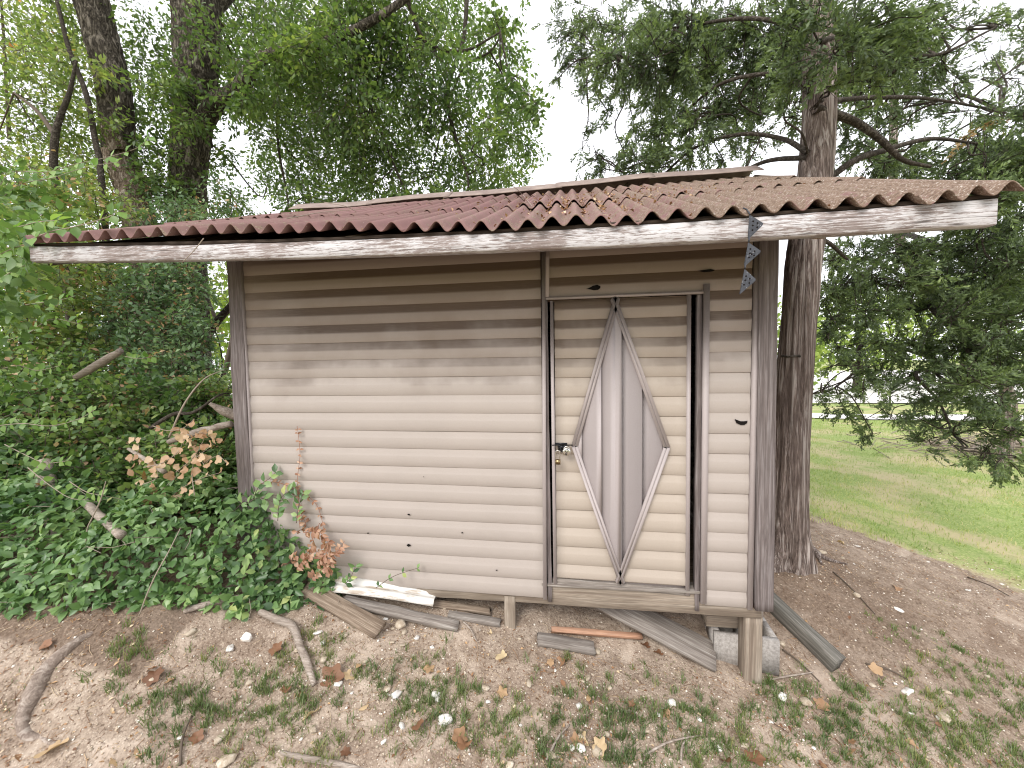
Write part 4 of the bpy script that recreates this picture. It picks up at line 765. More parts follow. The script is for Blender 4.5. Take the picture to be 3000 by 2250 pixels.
# ================================================================== GRASS
def blades(P, h, spread=.5, wd=.0022, droop=.35):
    n = len(P); a = RNG.uniform(0, 6.28, n); d = np.c_[np.cos(a), np.sin(a), 0*a]; tilt = spread*RNG.random(n)[:, None]; up = np.array([0, 0, 1.0])[None]*1.0 + d*tilt; up /= np.linalg.norm(up, axis=1)[:, None]
    sd = np.c_[-np.sin(a), np.cos(a), 0*a]*wd; h = h[:, None]; m = P + up*h*.55; t = P + up*h + d*h*droop*RNG.random((n, 1)) - np.array([0, 0, 1])*h*droop*.4
    V = np.stack([P-sd, P+sd, m+sd*.8, m-sd*.8, t], 1).reshape(-1, 3); i = 5*np.arange(n)[:, None]; return V, [i+np.array([[0, 1, 2, 3]]), i+np.array([[3, 2, 4]])]
PATCH = [(690,1390,55,1),(560,1500,85,.9),(450,1530,70,.8),(380,1560,60,.8),(790,1470,35,1),(900,1500,60,1),(960,1540,70,1),(1010,1490,50,.8),(700,1600,60,.8),(1180,1590,80,1),(1100,1560,50,.9),(1240,1480,60,.35),(1290,1530,60,.5),(1330,1600,80,1),(1450,1610,80,.9),(1560,1640,90,1.1),(1500,1580,60,.7),(1700,1500,45,.7),(1760,1540,60,.8),(1800,1590,80,1),(1900,1600,60,.9),(1960,1560,60,.6),(2050,1540,50,.8),(2150,1480,60,1),(2050,1620,60,.9),(1850,1500,40,.5),(1640,1620,50,.9),(260,1420,40,.8),(700,1480,35,.7),(1390,1450,45,.25),(1210,1420,35,.3),(1650,1480,30,.3),(2000,1430,30,.4),(620,1400,40,.5),(640,1530,60,.6),(1130,1640,60,.8),(310,1420,40,.7),(1910,1380,30,.35),(2170,1640,70,.9),(860,1570,40,.6),(530,1590,50,.4),(880,1420,40,.4),(980,1400,30,.4)]
Ps = []; hs = []
for px, py, r, dn in PATCH:
    c = gnd(px, py); rad = r/831*np.linalg.norm(c-CAM)*.95; nt = max(3, int(12*dn*(rad/.1)**2)) 
    for _ in range(nt):
        t = c[:2] + rad*RNG.normal(size=2)*np.array([.62, .45]); nb = RNG.integers(8, 26); q = t + .010*RNG.normal(size=(nb, 2)); Ps.append(q); hs.append((.018+.036*RNG.random())*RNG.uniform(.6, 1.2, nb))
P2 = np.vstack(Ps); hh = np.concatenate(hs); kx = ~occupied(P2[:, 0], P2[:, 1]); P2, hh = P2[kx], hh[kx]
V1 = blades(np.c_[P2, gh(P2[:, 0], P2[:, 1])-.002], hh, .9, .0017)
fp = gscatter(3000, lambda x, y: np.where(occupied(x, y), 0, np.clip((vnoise(np.c_[x*3.5, y*3.5, 0*x], 7)-.1)*1.4, 0, 1)*np.interp(y, [-1.2, -.2, .1, .6, 1.6], [1, .8, .25, .1, .25]))); V2 = blades(np.c_[fp, gh(fp[:, 0], fp[:, 1])-.001], .008+.016*RNG.random(len(fp)), 1.2, .0012)
V, F = join([V1, V2]); link('grass_tufts', me_np('grass_tufts', V, F), mat=M['grass'], kind='stuff', label='sparse tufts of short grass in the bare dirt', category='grass')
n = 150000; x = 1.2 + 10*RNG.random(n)**1.4; y = .2 + 9.3*RNG.random(n)**1.35; kx = (lawn_mask(x, y)+.45*vnoise(np.c_[x*1.5, y*1.5, 0*x], 19)+.35*vnoise(np.c_[x*6, y*6, 0*x], 29) > .5) & (RNG.random(n) < np.clip(.75+.6*vnoise(np.c_[x*.9, y*.9, 0*x], 23), .15, 1)); x, y = x[kx], y[kx]
dcam = np.hypot(x, y+2); V, F = blades(np.c_[x, y, gh(x, y)-.003], (.016+.026*RNG.random(len(x)))*(1+.05*dcam), .9, .0024*1.0); link('lawn_grass', me_np('lawn_grass', V, F), mat=M['lawn'], kind='stuff', label='short green and straw colored lawn grass behind the cedar', category='grass')
#TREES
# ================================================================== TREES
SIMPLE_V = np.array([(0, 0, 0), (-.24, .45, .06), (0, 1, -.03), (.24, .45, .06)]); SIMPLE_F = [np.array([[0, 2, 1], [0, 3, 2]])]
ROUND_V, ROUND_F = oval_leaf(.08, .33)
def foliage(clusters, per, size, tv=SIMPLE_V, tf=SIMPLE_F, droop=.35, lpt=9, tw=.55, jit=.25, shape=(1, .9, .75), twr=.003):
    """leafy twigs gathered in clusters; returns leaves and twigs"""
    LP = []; LA = []; LN = []; LS = []; T0 = []; T1 = []; CC = []
    for cl in clusters:
        px, py, Yd, rp = cl[:4]; dn = cl[4] if len(cl) > 4 else 1; c = at(px, py, Yd); dist = np.linalg.norm(c-CAM); r = rp/831*dist; CC.append((c, r)); k = max(3, int(per*dn/lpt))
        o = c + r*np.array(shape)*rvec(k)*(RNG.random((k, 1))**.45)*.85; d = rvec(k)*.9 + (o-c)/r*.6 - np.array([0, 0, droop]); d /= np.linalg.norm(d, axis=1)[:, None]; L = r*tw*(.5+.7*RNG.random((k, 1))); L = np.clip(L, size*2, size*9); e = o + d*L; e[:, 2] -= .12*L[:, 0]*droop
        T0.append(o); T1.append(e); t = np.linspace(.08, 1, lpt)[None, :, None]; P = o[:, None]*(1-t) + e[:, None]*t; sd = np.cross(d, rvec(k)+np.array([0, 0, .7])); sd /= np.linalg.norm(sd, axis=1)[:, None]+1e-9
        sg = np.where(np.arange(lpt) % 2, 1, -1)[None, :, None]; A = d[:, None]*.6 + sd[:, None]*sg*.9 - np.array([0, 0, .25*droop]) + .3*RNG.normal(size=(k, lpt, 3)); Nn = np.array([0, 0, 1.0]) + .55*RNG.normal(size=(k, lpt, 3))
        LP.append((P + A*size*jit).reshape(-1, 3)); LA.append(A.reshape(-1, 3)); LN.append(Nn.reshape(-1, 3)); LS.append(size*RNG.uniform(.6, 1.15, k*lpt))
    P = np.vstack(LP); leaves = cloud(tv, tf, P, np.vstack(LA), np.vstack(LN), np.concatenate(LS)); tws = tubes3(np.vstack(T0), np.vstack(T1), twr, twr*.5, .05); return leaves, tws, CC
def limb_to(paths, CC, r0=.012, frac=1.0, sag=.1):
    """one crooked limb from the nearest trunk/limb point to every cluster"""
    pts = np.vstack([catmull(p, 40) for p in paths]); parts = []
    for c, r in CC:
        if RNG.random() > frac: continue
        dd = np.linalg.norm((pts-c)*np.array([1, 1, .8]) + np.array([0, 0, .25*np.linalg.norm(c-pts[0])*0]), axis=1); s = pts[np.argmin(dd)]; L = np.linalg.norm(c-s)
        if L < .1: continue
        m1 = s*.66+c*.34 + L*.10*RNG.normal(size=3); m2 = s*.33+c*.67 + L*.10*RNG.normal(size=3); P = catmull([s, m1, m2, c, c+(c-m2)*.35*RNG.random()], 14); R_ = np.linspace(r0*(.6+.35*L), r0*.22, 14); parts.append(tube(P, R_, 5, False))
        for _ in range(3):
            q = P[RNG.integers(4, 13)]; parts.append(tube(catmull([q, q + r*.5*rvec(1)[0], q + r*.9*rvec(1)[0]], 6), np.linspace(r0*.3, r0*.1, 6), 4, False))
    return join(parts)
def trunk_mesh(path, rad, sides=40, per=.03, furrow=.10, zs=.28, seed=0, sc=26, lob=0.0):
    P0 = np.asarray(path, float); L = np.linalg.norm(np.diff(P0, axis=0), axis=1).sum(); n = int(L/per); P = catmull(P0, n); R_ = np.interp(np.linspace(0, 1, n), np.linspace(0, 1, len(rad)), rad); V, F = tube(P, R_, sides, False); Nn = (V.reshape(n, sides, 3) - P[:, None]).reshape(-1, 3); Nn /= np.linalg.norm(Nn, axis=1)[:, None]
    q = V*np.array([sc, sc, sc*zs]); rid = np.abs(vnoise(q, seed)); rid = 1-2*rid; big = vnoise(V*np.array([4, 4, 1.2]), seed+3); V = V + Nn*np.repeat(R_, sides)[:, None]*(furrow*rid*.6 + .07*big)[:, None]
    return V, F
def mesh_part(name, VF, parent, mat, smooth=True, **kw): return link(name, me_np(name, VF[0], VF[1], smooth), parent, mat=mat, **kw)
# ---- elm with the dark trunk and the big hanging crown
YD = 3.0
e2 = [at(410, 760, YD), at(405, 600, YD), at(405, 460, YD), at(408, 360, YD), at(418, 230, YD), at(424, 100, YD), at(418, -60, YD), at(405, -300, YD)]
elm = thing('elm_tree', 'tall tree with dark furrowed trunk and wide hanging green crown behind the shed', 'tree', (e2[0][0], YD, g1(e2[0][0], YD)))
e2 = [np.array([e2[0][0]-.05, YD, g1(e2[0][0], YD)-.1])] + e2
mesh_part('trunk', trunk_mesh(e2, [.30, .24, .225, .21, .21, .235, .26, .27, .24], 44, .03, .16, .3, 11), elm, M['elm'])
fork = [at(425, 290, YD), at(465, 225, YD-.15), at(515, 195, YD-.3), at(560, 130, YD-.4), at(640, 105, YD-.3), at(720, 85, YD-.3), at(820, 35, YD-.2), at(930, -40, YD)]
mesh_part('limb', trunk_mesh(fork, [.13, .12, .10, .07, .055, .05, .045, .035], 24, .03, .06, .8, 12), elm, M['elm'])
l2 = [at(420, 60, YD), at(520, -40, YD+.4), at(700, -120, YD+.8)]; mesh_part('limb', trunk_mesh(l2, [.14, .1, .07], 16, .04, .1, .3, 13), elm, M['elm'])
dr = [at(880, 0, YD), at(920, 90, YD+.2), at(1000, 110, YD+.4), at(1080, 70, YD+.4)]
h1 = [at(1010, -30, 3.6), at(1000, 90, 3.6), at(965, 200, 3.6), at(985, 300, 3.6), at(1010, 380, 3.6), at(1010, 430, 3.6)]
h2 = [at(1190-100, 60, 4), at(1060, 110, 4), at(1000, 150, 4), at(960, 260, 4), at(930, 380, 4)]
h3 = [at(600, 120, 3.4), at(600, 300, 3.4), at(620, 420, 3.4), at(625, 480, 3.4)]
h4 = [at(760, 80, 3.2), at(790, 200, 3.2), at(830, 300, 3.3), at(870, 400, 3.4), at(900, 440, 3.4)]
for hp_, rr in ((dr, [.03, .025, .02, .01]), (h1, [.035, .03, .03, .025, .018, .012]), (h2, [.012, .016, .018, .014, .008]), (h3, [.02, .018, .014, .008]), (h4, [.03, .025, .02, .014, .008])):
    mesh_part('limb', trunk_mesh(hp_, rr, 8, .05, .06, 1, 14), elm, M['limb'])
EC = [(560, 170, 2.3, 45, .3), (610, 130, 2.3, 45, .35), (660, 120, 2.3, 45, .35), (700, 80, 2.3, 45, .3), (530, 210, 2.3, 30, .25)]
for (px, py, r, dn) in [(505,45,60,.9),(580,30,65,1),(660,40,70,1.1),(740,30,70,1.1),(820,45,70,1.1),(900,45,60,1),(970,30,55,.7),(1040,70,45,.5),(1085,35,30,.35),(1100,110,36,.4),(560,130,70,.9),(640,135,75,1.2),(720,140,75,1.3),(800,150,75,1.3),(880,140,65,1.1),(950,130,55,.7),(1030,160,55,.6),(1090,190,45,.5),(1130,230,32,.3),(540,220,55,.6),(610,220,65,1),(690,230,75,1.3),(770,240,75,1.3),(850,240,65,1.1),(930,230,55,.8),(1010,250,60,.7),(1080,280,50,.55),(1130,310,36,.35),(1150,215,25,.2),(600,305,50,.6),(660,310,65,1),(740,320,75,1.2),(820,330,60,.8),(900,320,50,.5),(980,330,60,.7),(1050,350,55,.6),(1105,370,40,.4),(580,380,40,.4),(640,390,50,.6),(720,395,60,.75),(790,400,50,.5),(860,400,45,.4),(930,395,45,.4),(1000,410,50,.5),(1060,405,40,.35),(660,440,40,.5),(740,445,40,.4),(860,440,40,.4),(960,440,40,.4),(480,120,40,.6),(490,190,35,.6),(470,330,30,.3),(520,440,35,.4),(470,430,35,.4),(680,-40,80,.8),(840,-40,80,.8),(980,-40,60,.5),(540,-40,70,.8)]:
    EC.append((px, py, RNG.uniform(2.8, 5.2) if py < 300 else RNG.uniform(3.0, 5.5), r*1.05, dn))
lv, tw_, CC = foliage(EC, 1250, .088, droop=.6, lpt=11, tw=.7)
mesh_part('crown', lv, elm, M['elm_leaf'], False); mesh_part('twigs', tw_, elm, M['twig'], False, kind='stuff'); mesh_part('branches', limb_to([fork, h1, h2, h3, h4, dr, l2], CC, .014, .8), elm, M['limb'], kind='stuff')
# ---- paler leaning elm on the left
YP = 2.5
e1 = [at(335, 760, YP), at(325, 620, YP), at(305, 500, YP), at(288, 420, YP), at(258, 330, YP), at(252, 260, YP), at(243, 180, YP), at(222, 90, YP), at(196, -10, YP), at(165, -140, YP)]
elm1 = thing('leaning_tree', 'left leaning tree with pale furrowed bark below a broken stub', 'tree', (e1[0][0], YP, g1(e1[0][0], YP)))
e1 = [np.array([e1[0][0]+.05, YP, g1(e1[0][0], YP)-.1])] + e1
mesh_part('trunk', trunk_mesh(e1[:6], [.24, .2, .185, .17, .165, .17], 40, .03, .16, .35, 21), elm1, M['elm_pale'])
mesh_part('upper_trunk', trunk_mesh(e1[5:], [.16, .165, .17, .175, .18, .17], 40, .03, .16, .3, 22), elm1, M['elm'])
mesh_part('broken_stub', trunk_mesh([at(262, 330, YP-.1), at(240, 290, YP-.15), at(228, 262, YP-.15)], [.10, .085, .06], 16, .02, .2, .4, 23), elm1, M['elm_pale'])
lv, tw_, CC = foliage([(330,60,3,50,.7),(345,130,3.4,50,.8),(335,210,3.2,55,.9),(350,290,3,50,.9),(350,340,2.7,45,.8),(345,400,2.6,40,.8),(380,180,2.6,35,.5),(400,260,2.5,30,.4),(335,180,2.3,30,.35),(420,60,2.4,40,.4)], 1000, .08, droop=.4)
mesh_part('crown', lv, elm1, M['elm_leaf'], False); mesh_part('twigs', tw_, elm1, M['twig'], False, kind='stuff')
# ---- thin saplings with yellowing leaves at the far left
def sapling(label, paths, rads, clusters, per, size, mat, group, name='sapling', tv=SIMPLE_V, tf=SIMPLE_F):
    b = np.asarray(paths[0][0]); t = thing(name, label, 'tree', (b[0], b[1], g1(b[0], b[1])), group); root = [np.array([b[0], b[1], g1(b[0], b[1])-.1])]
    paths[0] = root + list(paths[0]); 
    for i, (p, r) in enumerate(zip(paths, rads)): mesh_part('trunk' if i == 0 else 'limb', trunk_mesh(p, r, 10, .04, .1, .3, 30+i), t, M['twig'] if i else M['limb'])
    lv, tw_, CC = foliage(clusters, per, size, tv, tf, .4); mesh_part('crown', lv, t, mat, False); mesh_part('twigs', tw_, t, M['twig'], False, kind='stuff'); mesh_part('branches', limb_to(paths, CC, .008, .7), t, M['twig'], kind='stuff'); return t
GS = 'thin saplings left of the leaning tree'
sapling('sapling with yellowing leaves and a pale forked stem at far left', [[at(140, 520, 1.9), at(118, 400, 1.9), at(120, 290, 1.9), at(150, 200, 1.9), at(165, 130, 1.9)], [at(118, 290, 1.9), at(80, 240, 1.9), at(30, 200, 1.9)]], [[.05, .042, .04, .035, .022, .012], [.028, .02, .01]], [(60,130,2.2,55,.8),(120,160,2.2,50,.7),(40,220,2.4,60,1),(110,250,2.5,55,.9),(170,240,2.6,45,.8),(60,320,2.6,60,1),(140,330,2.6,55,.9),(190,330,2.6,40,.7),(30,390,2.6,50,.8),(110,400,2.6,50,.8),(190,410,2.6,40,.7)], 700, .075, M['young_leaf'], GS)
sapling('slim sapling with orange tinged leaves just left of the leaning tree', [[at(222, 420, 2.1), at(205, 300, 2.1), at(185, 200, 2.1), at(150, 110, 2.1), at(125, 10, 2.1), at(100, -80, 2.1)], [at(20, 300, 2.4), at(10, 120, 2.6), at(0, -40, 2.6)]], [[.035, .032, .03, .028, .024, .018, .012], [.02, .016, .012]], [(30,40,2.8,70,1),(90,40,2.6,60,.9),(150,60,2.6,45,.7),(20,120,2.8,60,.9),(110,100,2.6,50,.7),(190,150,2.2,30,.4),(215,250,2.2,28,.4),(160,20,2.6,50,.7),(40,-40,2.8,80,.7)], 700, .08, M['young_leaf'], GS)
dk = [at(425, 830, 3.6), at(438, 760, 3.6), at(455, 715, 3.5), at(492, 668, 3.4), at(540, 620, 3.3)]
sapling('dark slanting trunk between the left post and the thicket', [dk, [at(470, 860, 4.2), at(492, 780, 4.2), at(510, 700, 4.2)], [at(470, 700, 3.5), at(440, 620, 3.5), at(430, 570, 3.5)]], [[.08, .075, .065, .055, .04], [.05, .05, .04], [.03, .02, .012]], [(470,620,4,35,.45),(450,570,4.2,40,.6),(490,590,4.5,30,.3),(440,700,4.4,28,.35),(470,750,4.6,25,.25)], 420, .055, M['young_leaf'], None, 'slanting_tree')
# ---- red cedar behind the right corner
YC = .95
ct = [at(1697, 1192, YC), at(1700, 1130, YC), at(1707, 1000, YC), at(1716, 800, YC), at(1732, 600, YC), at(1752, 440, YC+.03), at(1765, 330, YC+.06), at(1770, 200, YC+.1), at(1765, 60, YC+.15), at(1755, -150, YC+.2)]
cedar = thing('red_cedar', 'cedar with straight reddish fibrous trunk rising beside the right shed corner', 'tree', tuple(ct[0]))
ct = [ct[0] - np.array([.03, 0, .16])] + ct
V, F = trunk_mesh(ct, [.185, .145, .122, .110, .104, .101, .099, .097, .093, .086, .07], 56, .022, .15, .06, 41, 30)
base = ct[0]; hgt = np.clip((.42-(V[:, 2]-base[2]))/.42, 0, 1); ang = np.arctan2(V[:, 1]-base[1], V[:, 0]-base[0]); fl = hgt**2*(.05*np.cos(3*ang+1.1) + .03*np.cos(5*ang)); rad_ = np.c_[np.cos(ang), np.sin(ang), 0*ang]; V = V + rad_*fl[:, None]
mesh_part('trunk', (V, F), cedar, M['cedar'])
p_ = at(1712, 770, YC-.10); V, F = tube(catmull([p_ + np.array([-.06, .02, .004]), p_ + np.array([-.03, -.014, .0]), p_ + np.array([.02, -.012, .002]), p_ + np.array([.07, .02, .0])], 20), .0085, 10); V = V + .004*np.c_[vnoise(V*60, 1), vnoise(V*60, 2), vnoise(V*60, 3)]; mesh_part('bark_scar', (V, F), cedar, M['limb'])
for a, rr in (([(735, 1175), (760, 1195), (785, 1212), (830, 1222)], .03), ([(745, 1185), (765, 1205), (775, 1222)], .025)):
    pts = [gp(px+1000, py, .0) for px, py in a]; pts = [np.array(p)+np.array([0, 0, .02*(1-i/len(pts))]) for i, p in enumerate(pts)]; P = catmull(pts, 24); mesh_part('root', tube(P, np.linspace(rr, .006, 24), 10), cedar, M['cedar'])
def spray(seed, n=15):
    r = np.random.default_rng(seed); V = []; F = []
    for i in range(n):
        t = (i/n)*.85; o = np.array([0, t, -.10*t*t]); a = r.uniform(0, 6.283); d = np.array([math.cos(a)*.75, .75+.3*r.random(), math.sin(a)*.55]); d /= np.linalg.norm(d); L = (.34-.16*t)*r.uniform(.7, 1.25); s = np.cross(d, r.normal(size=3)); s /= np.linalg.norm(s); wd = .045*r.uniform(.8, 1.3); e = o + d*L; mid = o + d*L*.5
        b = len(V); V += [o - s*wd*.35, mid - s*wd, e, mid + s*wd]; F += [[b, b+1, b+2], [b, b+2, b+3]]
    b = len(V); V += [np.array([-.012, 0, 0]), np.array([.012, 0, 0]), np.array([0, .9, -.09])]; F += [[b, b+1, b+2]]
    return np.array(V), [np.array(F)]
SPR = [spray(s) for s in range(4)]
def cedar_foliage(clusters, per, size, lean=(0, 0, -.25), limbs=None):
    parts = []; CC = []; T0 = []; T1 = []
    for cl in clusters:
        px, py, Yd, rp = cl[:4]; dn = cl[4] if len(cl) > 4 else 1; c = at(px, py, Yd); dist = np.linalg.norm(c-CAM); r = rp/831*dist; CC.append((c, r)); k = max(4, int(per*dn*(rp/60)**2*min(2.2, (3.2/dist))**0 ))
        nb = max(2, k//9); b0 = c + r*.45*rvec(nb)*RNG.random((nb, 1)); out = (c - np.array([1.7, 1.0, c[2]])); out /= np.linalg.norm(out)+1e-6
        bd = rvec(nb) + out*.55 + np.array(lean); bd /= np.linalg.norm(bd, axis=1)[:, None]; bl = r*(.5+.5*RNG.random((nb, 1))); b1 = b0 + bd*bl; T0.append(b0); T1.append(b1)
        for v in range(4):
            kk = max(2, k//4); w_ = RNG.integers(0, nb, kk); t = RNG.random((kk, 1)); p = b0[w_]*(1-t)+b1[w_]*t + .012*RNG.normal(size=(kk, 3)); ax = bd[w_]*.9 + .75*rvec(kk) + np.array(lean)*.6; parts.append(cloud(SPR[v][0], SPR[v][1], p, ax, rvec(kk)+np.array([0, 0, .8]), size*RNG.uniform(.6, 1.2, kk)))
    return join(parts), tubes3(np.vstack(T0), np.vstack(T1), .0045, .002, .06), CC
def Yr(a, b): return float(RNG.uniform(a, b))
CL = [(1235,60,55,.45),(1290,40,55,.8),(1350,60,60,1),(1420,50,60,1),(1490,40,65,1.1),(1220,135,34,.45),(1270,125,45,.7),(1330,130,60,.9),(1400,130,60,1),(1470,120,65,1.1),(1550,60,70,1.2),(1540,140,70,1.2),(1205,170,25,.35),(1260,190,36,.35),(1330,200,50,.5),(1410,200,55,.8),(1480,200,60,1),(1560,210,60,1.1),(1620,60,70,1.2),(1620,150,70,1.2),(1640,230,60,1),(1370,270,50,.45),(1300,270,34,.25),(1440,275,55,.8),(1510,270,55,.8),(1590,290,50,.6),(1260,300,30,.3),(1290,330,30,.35),(1350,330,36,.4),(1250,365,26,.45),(1310,365,36,.7),(1380,350,45,.8),(1440,340,50,.8),(1500,330,50,.6),(1560,340,45,.4),(1640,300,40,.4),(1700,70,60,1.1),(1690,150,50,.9),(1690,40,60,1.2),(1780,40,60,1.1),(1740,110,60,1.1),(1780,160,50,.9),(1720,250,40,.5)]
cf, ctw, CC1 = cedar_foliage([(px, py, Yr(1.35, 2.6), r, d) for px, py, r, d in CL] + [(1760, 40, .7, 60, .5), (1800, 110, .5, 60, .45), (1730, 170, .75, 45, .4), (1850, 60, .6, 60, .5), (1890, 120, .7, 55, .5), (1790, 190, .7, 45, .3), (1700, 90, .8, 45, .4), (1700, 230, .7, 34, .3)], 230, .13)
mesh_part('crown', cf, cedar, M['cedar_leaf'], False); mesh_part('twigs', ctw, cedar, M['limb'], False, kind='stuff')
CRT = [(1840,70,60,1.1),(1890,130,60,1.2),(1830,160,55,1),(1930,60,60,1.1),(1960,140,60,1.1),(1990,60,55,.9),(2030,130,50,.7),(1880,210,50,.8),(1940,220,50,.7),(2000,210,50,.5),(1830,250,45,.7),(1900,290,45,.6),(1850,330,40,.7),(1910,345,50,1),(1970,350,55,1.1),(2030,330,55,.9),(1790,350,35,.6),(2090,240,50,.5),(2120,300,55,.9),(2170,250,50,.9),(2190,330,60,1.2),(2120,370,60,1.2),(2050,385,50,1.1),(2190,170,45,.5),(2150,130,45,.4),(2200,60,50,.35),(2090,60,45,.35),(2060,180,40,.35),(2150,40,40,.3)]
cf, ctw, CC2 = cedar_foliage([(px, py, Yr(1.6, 3.2), r, d) for px, py, r, d in CRT], 230, .13)
mesh_part('crown', cf, cedar, M['cedar_leaf'], False); mesh_part('twigs', ctw, cedar, M['limb'], False, kind='stuff')
big = [([at(1760, 235, YC), at(1840, 260, YC+.1), at(1900, 300, YC+.15), at(1950, 345, YC+.2), at(2010, 360, YC+.3)], [.042, .036, .03, .022, .014]), ([at(1745, 330, YC), at(1690, 300, YC+.2), at(1600, 290, YC+.4), at(1500, 320, YC+.7), at(1420, 390, YC+.8)], [.026, .022, .02, .016, .012]), ([at(1750, 200, YC), at(1680, 160, YC+.3), at(1560, 180, YC+.5), at(1470, 250, YC+.8)], [.026, .022, .018, .012]), ([at(1750, 420, YC+.1), at(1840, 350, YC+.1), at(1910, 325, YC+.3), at(2010, 300, YC+.6), at(2110, 310, YC+.9)], [.03, .03, .026, .02, .012]), ([at(1770, 90, YC), at(1880, 70, YC+.3), at(2010, 120, YC+.7), at(2150, 60, YC+1)], [.024, .02, .016, .01]), ([at(1770, 220, YC), at(1900, 210, YC+.4), at(2020, 215, YC+.8), at(2160, 240, YC+1.2)], [.022, .02, .016, .01]), ([at(1760, 60, YC), at(1600, 40, YC+.3), at(1450, 70, YC+.8), at(1300, 130, YC+1.2)], [.022, .018, .014, .009]), ([at(1745, 340, YC), at(1650, 350, YC+.4), at(1560, 395, YC+.7)], [.025, .022, .015]), ([at(1735, 540, YC), at(1780, 520, YC+.1), at(1830, 560, YC+.4)], [.03, .022, .014])]
for p, r in big: mesh_part('limb', trunk_mesh(p, [q*.72 for q in r], 12, .04, .06, 1, 44), cedar, M['limb'])
mesh_part('branches', limb_to([p for p, r in big] + [ct[6:]], CC1+CC2, .012, .95), cedar, M['limb'], kind='stuff')
# ---- second cedar with boughs hanging over the lawn
YS = 4.6
s2 = [at(2170, 830, YS), at(2010, 640, YS), at(1938, 500, YS), at(1930, 300, YS), at(1935, 100, YS)]
ced2 = thing('drooping_cedar', 'dense dark cedar with low boughs hanging over the lawn at right', 'tree', (s2[0][0], YS, g1(s2[0][0], YS)))
mesh_part('trunk', trunk_mesh([np.array([s2[0][0]+.05, YS, g1(s2[0][0], YS)-.1])] + s2, [.075, .07, .065, .06, .05, .04], 20, .04, .12, .08, 46), ced2, M['cedar'])
CD = [(1800,560,36,.7),(1850,540,45,1),(1910,530,50,1),(1970,540,50,1),(2030,530,50,1.1),(2090,540,50,1.1),(2150,520,55,1.3),(2200,480,50,1.3),(2190,560,50,1.2),(1790,620,40,1.2),(1830,610,50,1.2),(1800,690,40,1),(1810,750,40,.8),(1890,600,50,1),(1950,610,55,1.1),(2010,600,55,1.2),(2070,610,55,1.2),(2130,600,55,1.2),(2195,630,50,1.2),(1815,660,32,.5),(1870,670,45,.8),(1930,670,50,.9),(1990,670,55,1.1),(2050,680,55,1.1),(2110,680,55,1.1),(2170,690,55,1.2),(1790,730,25,.3),(1850,730,40,.6),(1910,740,45,.8),(1970,740,50,.9),(2030,740,50,1),(2090,750,50,1.1),(2150,750,50,1.1),(2205,760,45,1.1),(1800,790,30,.6),(1850,795,40,.8),(1905,795,40,.8),(1965,800,45,.9),(2030,800,45,.9),(2090,810,45,1),(2150,810,45,1),(2205,830,40,1),(1775,845,25,.5),(1815,850,30,.5),(1860,850,36,.7),(1920,850,36,.7),(1985,850,40,.8),(2050,855,40,.8),(2110,860,40,.9),(2165,870,45,1),(1790,880,25,.4),(1830,890,30,.7),(1870,905,26,.7),(1885,935,22,.7),(1960,895,32,.7),(2000,915,32,.8),(1925,900,26,.6),(2010,960,26,.7),(1980,940,22,.6),(2040,900,30,.5),(2080,910,30,.5),(2130,920,35,.8),(2185,930,40,.9),(2050,950,25,.5),(2140,985,36,.8),(2195,985,36,.8),(2090,985,26,.4),(2130,440,50,1.2),(2070,440,45,1),(2200,410,45,1.2),(2190,350,50,1)]
cf, ctw, CC3 = cedar_foliage([(px, py, Yr(1.7, 2.9) if px < 2060 else Yr(1.4, 2.6), r, d) for px, py, r, d in CD], 250, .125, (0, 0, -.1))
mesh_part('crown', cf, ced2, M['cedar_leaf'], False); mesh_part('twigs', ctw, ced2, M['limb'], False, kind='stuff')
b2 = [([s2[2], at(2000, 520, 2.8), at(2080, 560, 2.4), at(2160, 600, 2)], [.05, .04, .03, .02]), ([s2[1], at(1880, 560, 2.9), at(1830, 600, 2.6), at(1800, 640, 2.4)], [.04, .03, .02, .012]), ([s2[1], at(2010, 660, 2.6), at(2080, 740, 2.2), at(2130, 830, 2)], [.05, .04, .028, .016]), ([s2[0], at(1900, 740, 2.8), at(1850, 800, 2.5), at(1800, 840, 2.4)], [.04, .03, .02, .012]), ([s2[0], at(1990, 800, 2.6), at(2030, 870, 2.3), at(2060, 940, 2.1)], [.03, .024, .016, .01])]
for p, r in b2: mesh_part('limb', trunk_mesh(p, [q*.7 for q in r], 10, .05, .06, 1, 48), ced2, M['limb'])
mesh_part('branches', limb_to([p for p, r in b2], CC3, .010, .95), ced2, M['limb'], kind='stuff')
dead, _, _ = cedar_foliage([(2100, 275, 1.9, 28, 1), (2070, 305, 1.9, 22, .8), (2185, 400, 1.9, 26, .8)], 90, .1); mesh_part('dead_spray', dead, ced2, M['cedar_dead'], False, label='orange brown dead foliage spray', kind='stuff')
# ---- bright trees beyond the gravel lot
def far_tree(x, y, h, wd, label, n=2600, mat='far_leaf'):
    z0 = float(ghs(x, y)[0]); t = thing('far_tree', label, 'tree', (x, y, z0), 'trees beyond the lawn'); mesh_part('trunk', tube(catmull([(x, y, z0-.2), (x+.1, y, z0+h*.35), (x-.1, y, z0+h*.7)], 10), np.linspace(.22, .06, 10), 8), t, M['limb'])
    k = 14; cc = np.array([x, y, z0+h*.58]) + rvec(k)*np.array([wd*.42, wd*.42, h*.36])*RNG.random((k, 1))**.3; w_ = RNG.integers(0, k, n); P = cc[w_] + rvec(n)*wd*.24*RNG.random((n, 1))**.4; V, F = cloud(SIMPLE_V*np.array([1.5, 1, 1]), SIMPLE_F, P, rvec(n)-np.array([0, 0, .4]), rvec(n)+np.array([0, 0, .8]), .2*(.6+.8*RNG.random(n))*max(1, h/7)); mesh_part('crown', (V, F), t, M[mat], False)
